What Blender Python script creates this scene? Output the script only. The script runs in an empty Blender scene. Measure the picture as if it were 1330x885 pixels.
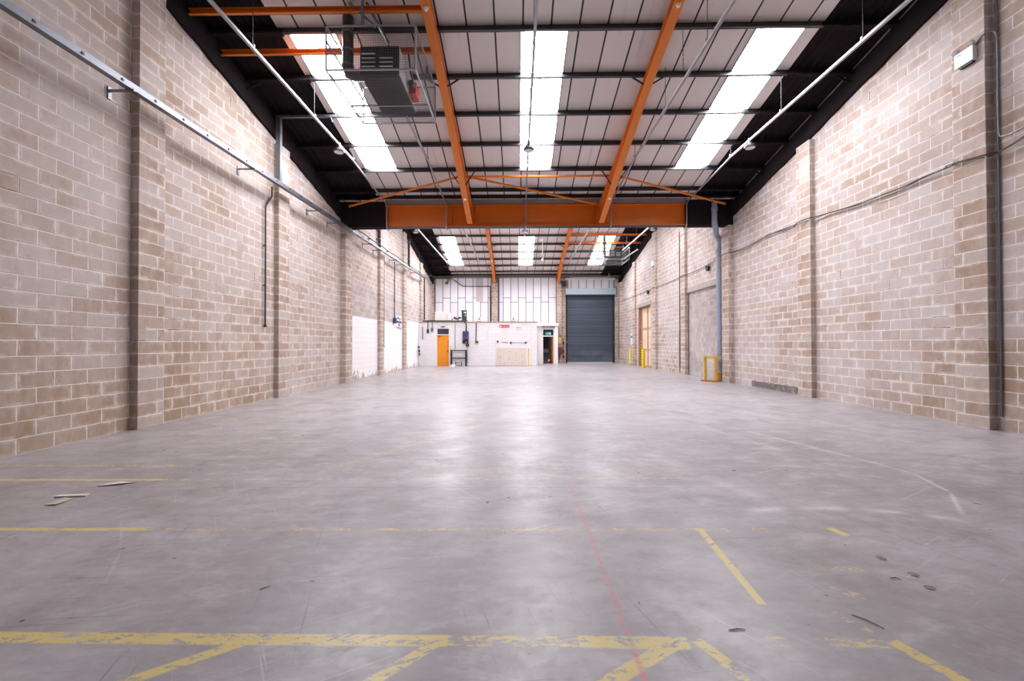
import bpy, bmesh, math, random
from mathutils import Vector, Matrix
random.seed(7)
S = bpy.context.scene
COL = S.collection

# ------------------------------------------------------------------ mesh helpers
class MB:
    def __init__(s, origin=(0, 0, 0)):
        s.v, s.f, s.o = [], [], Vector(origin)
    def add(s, vs, fs):
        b = len(s.v)
        s.v += [Vector(p) - s.o for p in vs]
        s.f += [tuple(b + i for i in f) for f in fs]
        return s
    def box(s, x0, x1, y0, y1, z0, z1):
        vs = [(x, y, z) for x in (x0, x1) for y in (y0, y1) for z in (z0, z1)]
        return s.add(vs, [(0, 1, 3, 2), (4, 6, 7, 5), (0, 4, 5, 1), (2, 3, 7, 6), (0, 2, 6, 4), (1, 5, 7, 3)])
    def bar(s, a, b, w, h, up=(0, 0, 1)):
        a, b = Vector(a), Vector(b); d = (b - a).normalized(); up = Vector(up)
        if abs(d.dot(up)) > .98: up = Vector((0, 1, 0))
        r = d.cross(up).normalized(); u = r.cross(d)
        vs = [p + r * (sx * w / 2) + u * (sz * h / 2) for p in (a, b) for sx, sz in ((-1, -1), (1, -1), (1, 1), (-1, 1))]
        return s.add(vs, [(3, 2, 1, 0), (4, 5, 6, 7), (0, 1, 5, 4), (1, 2, 6, 5), (2, 3, 7, 6), (3, 0, 4, 7)])
    def tube(s, pts, r, n=10, caps=True):
        pts = [Vector(p) for p in pts]; N = len(pts); vs, fs = [], []
        d0 = (pts[1] - pts[0]).normalized()
        up = Vector((0, 0, 1)) if abs(d0.z) < .9 else Vector((0, 1, 0))
        for i, p in enumerate(pts):
            t = ((pts[min(i + 1, N - 1)] - p).normalized() + (p - pts[max(i - 1, 0)]).normalized())
            t = t.normalized() if t.length > 1e-6 else d0
            up = (up - t * up.dot(t))
            up = up.normalized() if up.length > 1e-5 else t.orthogonal().normalized()
            sd = t.cross(up); rr = r[i] if isinstance(r, (list, tuple)) else r
            vs += [p + (up * math.cos(a) + sd * math.sin(a)) * rr for a in (2 * math.pi * k / n for k in range(n))]
        for i in range(N - 1):
            for k in range(n):
                k2 = (k + 1) % n
                fs.append((i * n + k, i * n + k2, (i + 1) * n + k2, (i + 1) * n + k))
        if caps: fs += [tuple(range(n))[::-1], tuple((N - 1) * n + k for k in range(n))]
        return s.add(vs, fs)
    def lathe(s, prof, c, n=24, axis=(0, 0, 1)):
        M = Vector((0, 0, 1)).rotation_difference(Vector(axis)).to_matrix(); c = Vector(c); vs, fs = [], []
        for r, z in prof:
            vs += [c + M @ Vector((r * math.cos(2 * math.pi * k / n), r * math.sin(2 * math.pi * k / n), z)) for k in range(n)]
        for i in range(len(prof) - 1):
            for k in range(n):
                k2 = (k + 1) % n
                fs.append((i * n + k, i * n + k2, (i + 1) * n + k2, (i + 1) * n + k))
        fs += [tuple(range(n))[::-1], tuple((len(prof) - 1) * n + k for k in range(n))]
        return s.add(vs, fs)
    def prism_x(s, prof, x0, x1):          # prof: list of (y, z)
        n = len(prof); vs = [(x, y, z) for x in (x0, x1) for y, z in prof]
        return s.add(vs, [tuple(range(n))[::-1], tuple(range(n, 2 * n))] + [(i, (i + 1) % n, n + (i + 1) % n, n + i) for i in range(n)])
    def prism_y(s, prof, y0, y1):          # prof: list of (x, z)
        n = len(prof); vs = [(x, y, z) for y in (y0, y1) for x, z in prof]
        return s.add(vs, [tuple(range(n)), tuple(range(n, 2 * n))[::-1]] + [(i, n + i, n + (i + 1) % n, (i + 1) % n) for i in range(n)])
    def build(s, name, mat=None, parent=None, smooth=False, bevel=0):
        me = bpy.data.meshes.new(name)
        me.from_pydata([tuple(p) for p in s.v], [], s.f)
        bm = bmesh.new(); bm.from_mesh(me); bmesh.ops.recalc_face_normals(bm, faces=bm.faces)
        if smooth:
            for f in bm.faces: f.smooth = True
            for e in bm.edges:
                if len(e.link_faces) == 2 and e.calc_face_angle(0) > .7: e.smooth = False
        bm.to_mesh(me); bm.free()
        if mat: me.materials.append(mat)
        o = bpy.data.objects.new(name, me); COL.objects.link(o)
        if parent is not None:
            o.parent = parent
            o.location = s.o - WORLD[parent.name]
        else:
            o.location = s.o
        WORLD[o.name] = Vector(s.o)
        if bevel:
            m = o.modifiers.new('bevel', 'BEVEL'); m.width = bevel; m.segments = 2; m.limit_method = 'ANGLE'
        return o
WORLD = {}
def tag(o, label, cat, group=None):
    o['label'] = label; o['category'] = cat
    if group: o['group'] = group
    return o
def thing(name, loc, label, cat, group=None):
    o = bpy.data.objects.new(name, None); COL.objects.link(o); o.location = loc
    o.empty_display_size = .1; WORLD[o.name] = Vector(loc)
    return tag(o, label, cat, group)
def struct(o):
    o['kind'] = 'structure'; return o
def copy_thing(src, loc, label, group=None):
    c = src.copy(); COL.objects.link(c); c.location = loc; c['label'] = label
    if group: c['group'] = group
    WORLD[c.name] = Vector(loc)
    for ch in list(src.children):
        k = ch.copy(); COL.objects.link(k); k.parent = c
        for g in list(ch.children):
            h = g.copy(); COL.objects.link(h); h.parent = k
    return c
def text(name, body, size, loc, rot, mat, parent, extrude=.002):
    cu = bpy.data.curves.new(name, 'FONT'); cu.body = body; cu.size = size; cu.extrude = extrude
    cu.align_x = 'CENTER'; cu.align_y = 'CENTER'
    t = bpy.data.objects.new('tmp_text', cu); COL.objects.link(t)
    bpy.context.view_layer.update()
    me = bpy.data.meshes.new_from_object(t.evaluated_get(bpy.context.evaluated_depsgraph_get()))
    bpy.data.objects.remove(t)
    me.materials.clear(); me.materials.append(mat)
    o = bpy.data.objects.new(name, me); COL.objects.link(o); o.parent = parent
    o.location = Vector(loc) - WORLD[parent.name]; o.rotation_euler = rot
    return o

# ------------------------------------------------------------------ node helpers
class NT:
    def __init__(s, name):
        s.mat = bpy.data.materials.new(name); s.mat.use_nodes = True
        s.t = s.mat.node_tree; s.t.nodes.clear()
        s.out = s.t.nodes.new('ShaderNodeOutputMaterial')
    def node(s, typ, **kw):
        n = s.t.nodes.new(typ)
        for k, v in kw.items(): setattr(n, k, v)
        return n
    def put(s, sock, val):
        if isinstance(val, bpy.types.NodeSocket): s.t.links.new(val, sock)
        elif isinstance(val, (tuple, list)) and sock.type == 'RGBA' and len(val) == 3: sock.default_value = (*val, 1)
        else: sock.default_value = val
    def m(s, op, a, b=0., c=None):
        n = s.node('ShaderNodeMath', operation=op)
        s.put(n.inputs[0], a); s.put(n.inputs[1], b)
        if c is not None: s.put(n.inputs[2], c)
        return n.outputs[0]
    def sat(s, a):
        n = s.node('ShaderNodeClamp'); s.put(n.inputs[0], a); return n.outputs[0]
    def rng(s, v, a, b, c=0., d=1.):
        n = s.node('ShaderNodeMapRange', interpolation_type='SMOOTHSTEP')
        for i, x in enumerate((v, a, b, c, d)): s.put(n.inputs[i], x)
        return n.outputs[0]
    def mix(s, f, a, b, mode='MIX'):
        n = s.node('ShaderNodeMix', data_type='RGBA', blend_type=mode)
        s.put(n.inputs['Factor'], f); s.put(n.inputs[6], a); s.put(n.inputs[7], b)
        return n.outputs[2]
    def noise(s, vec, scale, detail=4., rough=.55, col=False):
        n = s.node('ShaderNodeTexNoise'); s.put(n.inputs['Vector'], vec)
        n.inputs['Scale'].default_value = scale; n.inputs['Detail'].default_value = detail; n.inputs['Roughness'].default_value = rough
        return n.outputs['Color' if col else 'Fac']
    def xyz(s, x, y, z=0.):
        n = s.node('ShaderNodeCombineXYZ')
        for i, v in enumerate((x, y, z)): s.put(n.inputs[i], v)
        return n.outputs[0]
    def sep(s, v):
        n = s.node('ShaderNodeSeparateXYZ'); s.put(n.inputs[0], v); return n.outputs
    def coords(s):
        return s.node('ShaderNodeTexCoord').outputs['Object']
    def ramp(s, f, stops, const=False):
        n = s.node('ShaderNodeValToRGB'); r = n.color_ramp
        if const: r.interpolation = 'CONSTANT'
        while len(r.elements) < len(stops): r.elements.new(.5)
        for e, (p, c) in zip(r.elements, stops): e.position = p; e.color = (*c, 1)
        s.put(n.inputs[0], f); return n.outputs[0]
    def bsdf(s, color, rough=.6, metal=0., spec=.5, bump=None, bstr=.4, bdist=.01, **kw):
        b = s.node('ShaderNodeBsdfPrincipled')
        s.put(b.inputs['Base Color'], color); s.put(b.inputs['Roughness'], rough); s.put(b.inputs['Metallic'], metal)
        s.put(b.inputs['Specular IOR Level'], spec)
        for k, v in kw.items(): s.put(b.inputs[k.replace('_', ' ')], v)
        if bump is not None:
            n = s.node('ShaderNodeBump'); n.inputs['Strength'].default_value = bstr; n.inputs['Distance'].default_value = bdist
            s.put(n.inputs['Height'], bump); s.t.links.new(n.outputs[0], b.inputs['Normal'])
        s.t.links.new(b.outputs[0], s.out.inputs[0]); return s.mat

def plain(name, col, rough=.55, metal=0., var=.12, scale=3., spec=.5, wear=None):
    n = NT(name); c = n.coords(); f = n.noise(c, scale, 5)
    lo = tuple(x * (1 - var) for x in col); hi = tuple(min(1, x * (1 + var)) for x in col)
    k = n.mix(f, lo, hi)
    if wear:
        k = n.mix(n.rng(n.noise(c, scale * 4, 6, .7), .6, .72), k, wear)
    return n.bsdf(k, n.m('ADD', rough - .1, n.m('MULTIPLY', f, .2)), metal, spec, bump=n.noise(c, scale * 20, 3), bstr=.05)

def block_material(name, stops, mortar, bl=.45, bh=.225, paint=None, patch=None, stains=(), ochre=None, dirt=1., mortar_w=.0095, pale=.38, full_rows=False):
    n = NT(name); P = n.coords(); x, y, z = n.sep(P)
    N = n.sep(n.node('ShaderNodeNewGeometry').outputs['Normal'])
    side = n.m('GREATER_THAN', n.m('ABSOLUTE', N[0]), .5)
    u0 = n.m('ADD', n.m('MULTIPLY', side, y), n.m('MULTIPLY', n.m('SUBTRACT', 1., side), x))
    wob = n.noise(P, 5., 3); wob2 = n.noise(n.xyz(n.m('ADD', u0, 31.), z), 5., 3)
    u = n.m('ADD', u0, n.m('MULTIPLY', n.m('SUBTRACT', wob, .5), .016))
    v = n.m('ADD', z, n.m('MULTIPLY', n.m('SUBTRACT', wob2, .5), .016))
    vr = n.m('DIVIDE', v, bh); row = n.m('FLOOR', vr); fv = n.m('FRACT', vr)
    sh = n.m('MULTIPLY', n.m('FLOORED_MODULO', row, 2.), .5)
    if full_rows: sh = n.m('MULTIPLY', sh, .55)
    ur = n.m('ADD', n.m('DIVIDE', u, bl), sh); colm = n.m('FLOOR', ur); fu = n.m('FRACT', ur)
    du = n.m('MULTIPLY', n.m('MINIMUM', fu, n.m('SUBTRACT', 1., fu)), bl)
    dv = n.m('MULTIPLY', n.m('MINIMUM', fv, n.m('SUBTRACT', 1., fv)), bh)
    d = n.m('MINIMUM', du, dv)
    grain = n.noise(P, 60., 4, .7); mid = n.noise(P, 9., 5, .65); big = n.noise(P, .55, 4, .6)
    edge = n.m('ADD', d, n.m('MULTIPLY', n.m('SUBTRACT', mid, .5), .008))
    mort = n.rng(edge, mortar_w * .55, mortar_w * 1.25, 1., 0.)
    wn = n.node('ShaderNodeTexWhiteNoise', noise_dimensions='2D'); n.put(wn.inputs['Vector'], n.xyz(colm, row))
    rnd = wn.outputs['Value']
    sel = n.sat(n.m('ADD', n.m('ADD', n.m('MULTIPLY', rnd, .50), n.m('MULTIPLY', n.m('SUBTRACT', mid, .5), .45)), n.m('MULTIPLY', n.m('SUBTRACT', big, .24), 1.15)))
    if ochre:           # damp, yellower blocks low down in the first bays
        om = n.m('MULTIPLY', n.rng(n.m('ADD', z, n.m('MULTIPLY', n.m('SUBTRACT', big, .5), 2.6)), 2.6, .3), n.rng(y, ochre, ochre - 4.))
        sel = n.sat(n.m('SUBTRACT', sel, n.m('MULTIPLY', om, .38)))
    c = n.ramp(sel, stops)
    if ochre: c = n.mix(n.m('MULTIPLY', om, .55), c, (.40, .27, .155))
    # pale bloom that spreads over patches of blocks
    streak = n.noise(n.xyz(n.m('MULTIPLY', u0, 7.), n.m('MULTIPLY', z, 1.6), 3.), 1., 5, .65)
    bloom = n.m('MULTIPLY', n.rng(n.m('ADD', n.m('MULTIPLY', streak, .6), n.m('MULTIPLY', big, .5)), .46, .72), pale)
    c = n.mix(bloom, c, (.70, .64, .62))
    c = n.mix(n.m('MULTIPLY', n.rng(mid, .56, .74), .35 * dirt), c, (.30, .22, .17))
    c = n.mix(n.m('MULTIPLY', grain, .45 * dirt), c, (.33, .27, .23))
    haze = n.m('MULTIPLY', n.rng(edge, .06, .012), n.rng(n.noise(P, 3.2, 5, .7), .44, .66))
    c = n.mix(n.m('MULTIPLY', haze, .6), c, mortar)
    c = n.mix(n.m('MULTIPLY', n.rng(n.noise(P, 1.7, 6, .7), .55, .75), .45 * dirt), c, (.40, .31, .25))
    c = n.mix(n.m('MULTIPLY', n.rng(n.noise(P, 22., 2), .74, .78), .7 * dirt), c, (.10, .08, .07))
    mc = n.mix(n.noise(P, 3., 4), tuple(k * .82 for k in mortar), mortar)
    # some joints are open and dark
    mc = n.mix(n.m('MULTIPLY', n.rng(n.noise(n.xyz(n.m('MULTIPLY', u0, .7), n.m('MULTIPLY', row, 3.1), 9.), 1., 3), .64, .68), min(1., dirt)), mc, (.10, .08, .07))
    if dirt < 1.5:
        c = n.mix(mort, c, mc)
    for y0, y1, z0, z1 in stains:
        sm = n.m('MULTIPLY', n.m('MULTIPLY', n.rng(n.m('ADD', y, n.m('MULTIPLY', n.m('SUBTRACT', mid, .5), .5)), y0, y0 + .05), n.rng(n.m('ADD', y, n.m('MULTIPLY', n.m('SUBTRACT', mid, .5), .5)), y1, y1 - .05)), n.rng(n.m('ADD', z, n.m('MULTIPLY', n.m('SUBTRACT', mid, .5), .2)), z1, z1 - .04))
        c = n.mix(n.m('MULTIPLY', sm, n.rng(mid, .3, .55, .45, .9)), c, (.13, .115, .115))
    height = n.m('ADD', n.m('MULTIPLY', mort, -1.), n.m('MULTIPLY', grain, .35))
    if patch:           # infilled, grey, roughly coursed area
        y0, y1, z0, z1 = patch
        pm = n.m('MULTIPLY', n.m('MULTIPLY', n.m('GREATER_THAN', y, y0), n.m('LESS_THAN', y, y1)), n.m('MULTIPLY', n.m('GREATER_THAN', z, z0), n.m('LESS_THAN', z, n.m('ADD', z1, n.m('MULTIPLY', n.m('SUBTRACT', mid, .5), .9)))))
        c = n.mix(n.m('MULTIPLY', pm, .5), c, n.mix(rnd, (.38, .35, .35), (.58, .54, .53)))
    if paint:
        pm = 0.
        for y0, y1, ztop in paint:
            top = n.m('ADD', ztop, n.m('MULTIPLY', n.m('SUBTRACT', n.noise(P, 2.2, 4), .5), .16))
            low = n.m('ADD', .02, n.m('MULTIPLY', n.rng(n.noise(n.xyz(0., n.m('MULTIPLY', y, 2.4), z), 1., 5, .7), .42, .7), .42))
            k = n.m('MULTIPLY', n.m('MULTIPLY', n.m('GREATER_THAN', y, y0), n.m('LESS_THAN', y, y1)), n.m('MULTIPLY', n.rng(z, n.m('SUBTRACT', top, .02), top, 1., 0.), n.rng(z, low, n.m('ADD', low, .02))))
            pm = n.m('MAXIMUM', pm, k)
        pc = n.mix(mid, (.80, .79, .80), (.88, .87, .88))
        pc = n.mix(n.m('MULTIPLY', mort, .16), pc, (.6, .58, .6))
        pc = n.mix(n.m('MULTIPLY', n.rng(streak, .62, .75), .25), pc, (.66, .62, .6))
        c = n.mix(pm, c, pc)
    return n.bsdf(c, .88, 0, .25, bump=height, bstr=.55, bdist=.012)

TAN = [(0., (.32, .225, .155)), (.2, (.42, .315, .245)), (.42, (.49, .40, .345)), (.6, (.53, .455, .42)), (.8, (.57, .52, .50)), (1., (.54, .505, .50))]
MORT = (.80, .73, .69)
M = {}
M['wall_l'] = block_material('blockwork left', TAN, MORT, ochre=12.5, paint=[(15.9, 19.62, 2.72), (19.6, 23.9, 2.72), (23.8, 28., 3.0)], patch=(15.9, 27.9, 2.6, 4.1))
M['wall_r'] = block_material('blockwork right', [(p, (c[0] * 1.0, c[1] * 1.0, c[2] * 1.03)) for p, c in TAN], (.80, .75, .72), pale=.48, ochre=9.5, stains=[(11.9, 14.3, 0, .24)])
M['pil'] = block_material('pilaster blockwork', [(0., (.26, .17, .115)), (.35, (.42, .31, .24)), (.7, (.53, .455, .415)), (1., (.57, .52, .495))], MORT, bl=.53, full_rows=True)
M['infill'] = block_material('infill blockwork', [(0., (.24, .21, .21)), (.4, (.40, .35, .34)), (.75, (.52, .48, .48)), (1., (.62, .6, .61))], (.50, .46, .45), bl=.225, pale=.35)
M['pier'] = block_material('rear pier brick', [(0., (.22, .13, .085)), (.4, (.36, .24, .175)), (1., (.50, .42, .375))], (.60, .55, .52), bl=.36, bh=.225)
M['redbrick'] = block_material('red brick', [(0., (.26, .07, .045)), (.5, (.36, .10, .06)), (1., (.42, .16, .10))], (.45, .38, .34), bl=.225, bh=.075, mortar_w=.006, pale=.1)
M['office'] = block_material('white painted blockwork', [(0., (.82, .81, .83)), (.5, (.86, .85, .87)), (1., (.88, .875, .89))], (.78, .77, .79), pale=.05, mortar_w=.004, dirt=.1)

def floor_material():
    n = NT('worn concrete floor'); P = n.coords(); x, y, z = n.sep(P)
    big = n.noise(P, .28, 5, .6); mid = n.noise(P, 1.6, 6, .65); fine = n.noise(P, 14., 6, .7); grit = n.noise(P, 70., 3, .7)
    brushed = n.noise(n.xyz(n.m('ADD', n.m('MULTIPLY', x, 1.5), n.m('MULTIPLY', y, .6)), n.m('SUBTRACT', n.m('MULTIPLY', y, 3.2), n.m('MULTIPLY', x, .35)), 2.), 1.6, 8, .72)
    c = n.mix(n.rng(big, .32, .68), (.275, .258, .275), (.41, .397, .425))
    c = n.mix(n.m('MULTIPLY', n.rng(brushed, .48, .68), .65), c, (.52, .505, .53))
    c = n.mix(n.m('MULTIPLY', n.rng(brushed, .5, .32), .75), c, (.255, .235, .245))
    c = n.mix(n.m('MULTIPLY', n.rng(mid, .5, .70), .65), c, (.23, .21, .22))
    c = n.mix(n.m('MULTIPLY', n.rng(fine, .55, .75), .6), c, (.22, .20, .21))
    c = n.mix(n.m('MULTIPLY', grit, .28), c, (.33, .31, .325))
    def scratch(ang, fs, thr):
        ca, sa = math.cos(ang), math.sin(ang)
        uu = n.m('ADD', n.m('MULTIPLY', x, ca), n.m('MULTIPLY', y, sa)); vv = n.m('SUBTRACT', n.m('MULTIPLY', y, ca), n.m('MULTIPLY', x, sa))
        return n.rng(n.noise(n.xyz(n.m('MULTIPLY', uu, .7), n.m('MULTIPLY', vv, fs), ang), 1., 3, .6), thr, thr + .05)
    c = n.mix(n.m('MULTIPLY', scratch(.5, 34., .66), .45), c, (.56, .55, .57))
    c = n.mix(n.m('MULTIPLY', scratch(-.9, 30., .67), .40), c, (.56, .55, .57))
    c = n.mix(n.m('MULTIPLY', scratch(1.9, 38., .67), .5), c, (.16, .14, .145))
    c = n.mix(n.m('MULTIPLY', scratch(.1, 26., .66), .45), c, (.17, .15, .155))
    lft = n.rng(x, -1.5, -6.5)                                  # browner, more worn strip by the left wall
    c = n.mix(n.m('MULTIPLY', lft, n.m('MULTIPLY', n.rng(mid, .3, .7), .45)), c, (.28, .225, .195))
    c = n.mix(n.rng(n.noise(P, 8., 2, .5), .735, .755), c, (.07, .06, .06))      # chips and specks
    def seg(a, b, w, soft=.012):
        ax, ay = a; bx, by = b; L = math.hypot(bx - ax, by - ay); dx, dy = (bx - ax) / L, (by - ay) / L
        px = n.m('SUBTRACT', x, ax); py = n.m('SUBTRACT', y, ay)
        t = n.m('ADD', n.m('MULTIPLY', px, dx), n.m('MULTIPLY', py, dy))
        d = n.m('ABSOLUTE', n.m('SUBTRACT', n.m('MULTIPLY', py, dx), n.m('MULTIPLY', px, dy)))
        return n.m('MULTIPLY', n.rng(d, w / 2 - soft / 2, w / 2 + soft / 2, 1., 0.), n.m('MULTIPLY', n.rng(t, 0., soft), n.rng(t, L, L - soft)))
    # scuffs: long pale tyre arcs
    def poly(pts, w, soft):
        k = 0.
        for a, b in zip(pts, pts[1:]): k = n.m('MAXIMUM', k, seg(a, b, w, soft))
        return k
    sc = n.m('MAXIMUM', poly([(2.0, 3.62), (2.5, 3.70), (3.06, 3.69), (3.5, 3.58), (3.85, 3.42)], .02, .16), n.m('MULTIPLY', poly([(1.5, 6.2), (1.72, 5.69), (2.05, 4.7), (2.44, 3.70)], .05, .4), .55))
    sc = n.m('MAXIMUM', sc, poly([(3.94, 6.96), (4.42, 5.33), (4.56, 4.70), (4.35, 4.1), (3.87, 3.55)], .01, .07))
    sc = n.m('MAXIMUM', sc, n.m('MULTIPLY', poly([(3.3, 7.6), (3.55, 6.4), (3.7, 5.6)], .04, .3), .5))
    sc = n.m('MAXIMUM', sc, n.m('MULTIPLY', poly([(-3.4, 3.4), (-2.9, 2.9), (-2.6, 2.5)], .006, .03), .4))
    c = n.mix(n.m('MULTIPLY', sc, n.rng(brushed, .25, .6, .35, .85)), c, (.76, .74, .77))
    # joints
    jt = n.m('MAXIMUM', seg((-6.8, 4.17), (8.2, 4.24), .006, .008), n.m('MAXIMUM', seg((-4.02, 2.5), (-3.86, 12.), .008, .01), seg((-6.8, 6.95), (8.2, 7.05), .008, .01)))
    jt = n.m('MAXIMUM', jt, seg((-6.8, 5.35), (-1., 5.40), .005, .008))
    c = n.mix(n.m('MULTIPLY', jt, n.rng(mid, .3, .55, .35, .8)), c, (.12, .10, .10))
    # painted lines, worn through
    flake = n.noise(n.xyz(n.m('MULTIPLY', x, 8.), n.m('MULTIPLY', y, 26.), 5.), 1., 8, .74)
    flake = n.m('ADD', n.m('MULTIPLY', flake, .6), n.m('MULTIPLY', n.noise(n.xyz(n.m('ADD', n.m('MULTIPLY', x, 30.), n.m('MULTIPLY', y, 30.)), n.m('MULTIPLY', y, 60.), 2.), 1., 5, .75), .4))
    scr = n.noise(n.xyz(n.m('ADD', n.m('MULTIPLY', x, 14.), n.m('MULTIPLY', y, -22.)), n.m('ADD', n.m('MULTIPLY', x, 3.), n.m('MULTIPLY', y, 3.)), 1.), 1., 3)
    def wear(k): return n.m('MULTIPLY', n.rng(flake, k - .015, k - .035), n.rng(scr, .66, .62))
    groups = [
        (.565, [((-2.9, 2.035), (-.35, 2.036), .078), ((.30, 2.037), (.86, 2.03), .085), ((-1.36, 2.03), (-1.80, 1.74), .062), ((-.40, 2.03), (-.70, 1.74), .062), ((.80, 2.04), (.36, 1.77), .075), ((1.88, 2.06), (2.00, 1.75), .075), ((.9, 2.06), (.99, 1.9), .06)]),
        (.505, [((-.4, 2.036), (.32, 2.037), .076), ((1.25, 2.05), (1.36, 2.045), .07), ((1.55, 2.05), (1.84, 2.035), .06), ((.95, 1.93), (1.02, 1.80), .05), ((1.75, 2.28), (1.84, 2.10), .04)]),
        (.575, [((-5.2, 3.21), (-3.0, 3.235), .05), ((-6.7, 4.39), (-3.9, 4.42), .05)]),
        (.497, [((-3.0, 3.235), (1.7, 3.27), .045), ((-3.9, 4.42), (1.9, 4.52), .045), ((-6.7, 4.92), (-4.2, 4.94), .06), ((-6.6, 6.19), (-3.2, 6.15), .05), ((1.9, 3.3), (2.03, 3.22), .09), ((1.95, 2.73), (2.3, 2.70), .05), ((1.9, 2.50), (2.05, 2.40), .06), ((2.35, 2.70), (2.55, 2.62), .04), ((.25, 3.25), (.6, 3.26), .06)]),
        (.485, [((-2.35, 4.65), (.45, 9.4), .11), ((-2.3, 4.93), (-1.4, 4.97), .06), ((-1.0, 4.47), (1.1, 4.5), .05)]),
        (.72, [((1.475, 3.30), (1.405, 2.33), .05), ((2.53, 3.31), (2.57, 3.17), .07)]),
    ]
    for thr, segs in groups:
        k = 0.
        for a, b, w in segs: k = n.m('MAXIMUM', k, seg(a, b, w))
        c = n.mix(n.m('MULTIPLY', n.m('MULTIPLY', k, wear(thr)), .92), c, n.mix(fine, (.60, .475, .13), (.70, .60, .25)))
    red = seg((.564, 4.2), (.568, 1.5), .03, .02)
    c = n.mix(n.m('MULTIPLY', n.m('MULTIPLY', red, wear(.53)), .7), c, (.60, .18, .20))
    rough = n.m('ADD', .37, n.m('ADD', n.m('MULTIPLY', n.m('SUBTRACT', mid, .5), .35), n.m('MULTIPLY', n.m('SUBTRACT', fine, .5), .3)))
    return n.bsdf(c, rough, 0, .5, bump=n.m('ADD', n.m('MULTIPLY', fine, .5), n.m('ADD', n.m('MULTIPLY', mid, 1.2), n.m('MULTIPLY', jt, -1.5))), bstr=.12, bdist=.02)
M['floor'] = floor_material()

def liner_material():
    n = NT('cream roof lining panels'); x, y, z = n.sep(n.coords())
    f = n.m('FRACT', n.m('DIVIDE', n.m('SUBTRACT', x, .138 - .31 + 62.), .62)); d = n.m('MULTIPLY', n.m('ABSOLUTE', n.m('SUBTRACT', f, .5)), .62)
    col = n.m('FLOOR', n.m('DIVIDE', n.m('SUBTRACT', x, .138 + 62.), .62))
    wn = n.node('ShaderNodeTexWhiteNoise', noise_dimensions='1D'); n.put(wn.inputs['W'], col)
    c = n.mix(wn.outputs['Value'], (.70, .625, .595), (.77, .71, .685))
    st = n.noise(n.xyz(n.m('MULTIPLY', x, 5.), n.m('MULTIPLY', y, .5)), 1., 4)
    c = n.mix(n.m('MULTIPLY', n.rng(st, .58, .74), .35), c, (.42, .36, .34))
    c = n.mix(n.rng(d, .018, .022, 1., 0.), c, (.02, .018, .02))
    return n.bsdf(c, .55, 0, .4)
M['liner'] = liner_material()
def spray_material():
    n = NT('dark sprayed coating'); P = n.coords(); f = n.noise(P, 18., 6, .75); b = n.noise(P, 1.2, 4)
    c = n.mix(b, (.008, .0055, .0068), (.024, .017, .019)); c = n.mix(n.rng(f, .55, .8), c, (.032, .024, .023))
    return n.bsdf(c, .9, 0, .15, bump=f, bstr=.8, bdist=.03)
M['spray'] = spray_material()
def rear_panel_material():
    n = NT('white rear cladding panels'); x, y, z = n.sep(n.coords()); w = .607
    xr = n.m('DIVIDE', n.m('ADD', x, 6.60), w); col = n.m('FLOOR', xr); f = n.m('FRACT', xr)
    d = n.m('MULTIPLY', n.m('MINIMUM', f, n.m('SUBTRACT', 1., f)), w)
    zj = n.m('ADD', 4.88, n.m('MULTIPLY', n.m('FLOORED_MODULO', col, 2.), .36))
    j = n.m('MAXIMUM', n.rng(d, .022, .03, 1., 0.), n.rng(n.m('ABSOLUTE', n.m('SUBTRACT', z, zj)), .018, .026, 1., 0.))
    wn = n.node('ShaderNodeTexWhiteNoise', noise_dimensions='2D'); n.put(wn.inputs['Vector'], n.xyz(col, n.m('GREATER_THAN', z, zj)))
    c = n.mix(wn.outputs['Value'], (.70, .70, .76), (.78, .78, .84))
    c = n.mix(n.m('MULTIPLY', n.rng(n.noise(n.xyz(n.m('MULTIPLY', x, 3.), z), 1.5, 5), .55, .8), .3), c, (.5, .46, .46))
    c = n.mix(j, c, (.10, .10, .13))
    return n.bsdf(c, .5, 0, .4)
M['rearpanel'] = rear_panel_material()
def glow_material(k=1.):
    n = NT('daylight through rooflight sheet'); f = n.noise(n.coords(), 2., 3)
    x, y, z = n.sep(n.coords()); k2 = 0.
    wv = n.m('MULTIPLY', n.m('COSINE', n.m('MULTIPLY', x, 2 * math.pi / .146)), .03)
    for yl in (10.98, 13.29, 27.78, 30.06):
        near = n.rng(n.m('ABSOLUTE', n.m('SUBTRACT', y, yl - .13)), .32, .1)
        k2 = n.m('MAXIMUM', k2, n.m('MULTIPLY', near, n.rng(n.noise(n.coords(), 13., 2, .5), .63, .66)))
        k2 = n.m('MAXIMUM', k2, n.m('MULTIPLY', n.rng(n.m('ABSOLUTE', n.m('SUBTRACT', n.m('ADD', y, wv), yl - .05)), .034, .022), n.m('MULTIPLY', n.rng(n.noise(n.coords(), 3., 3), .42, .5), .9)))
    k2 = n.m('MULTIPLY', n.rng(k2, .3, .6), .99)
    e = n.node('ShaderNodeEmission'); n.put(e.inputs[0], n.mix(k2, n.mix(f, (.97, .94, 1.), (1., .97, 1.)), (.012, .014, .010))); e.inputs[1].default_value = SKY_L * k
    n.t.links.new(e.outputs[0], n.out.inputs[0]); return n.mat
SKY_L = 13.; A0_, B0_ = 8.78, 25.62
M['glow'] = glow_material()
M['glow_fill_near'] = glow_material(.04)  # for unseen rooflights added behind the near ridge to brighten the foreground
M['glow_fill_far'] = glow_material(.62)  # for unseen rooflights added on the far rising slope to brighten that bay
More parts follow.
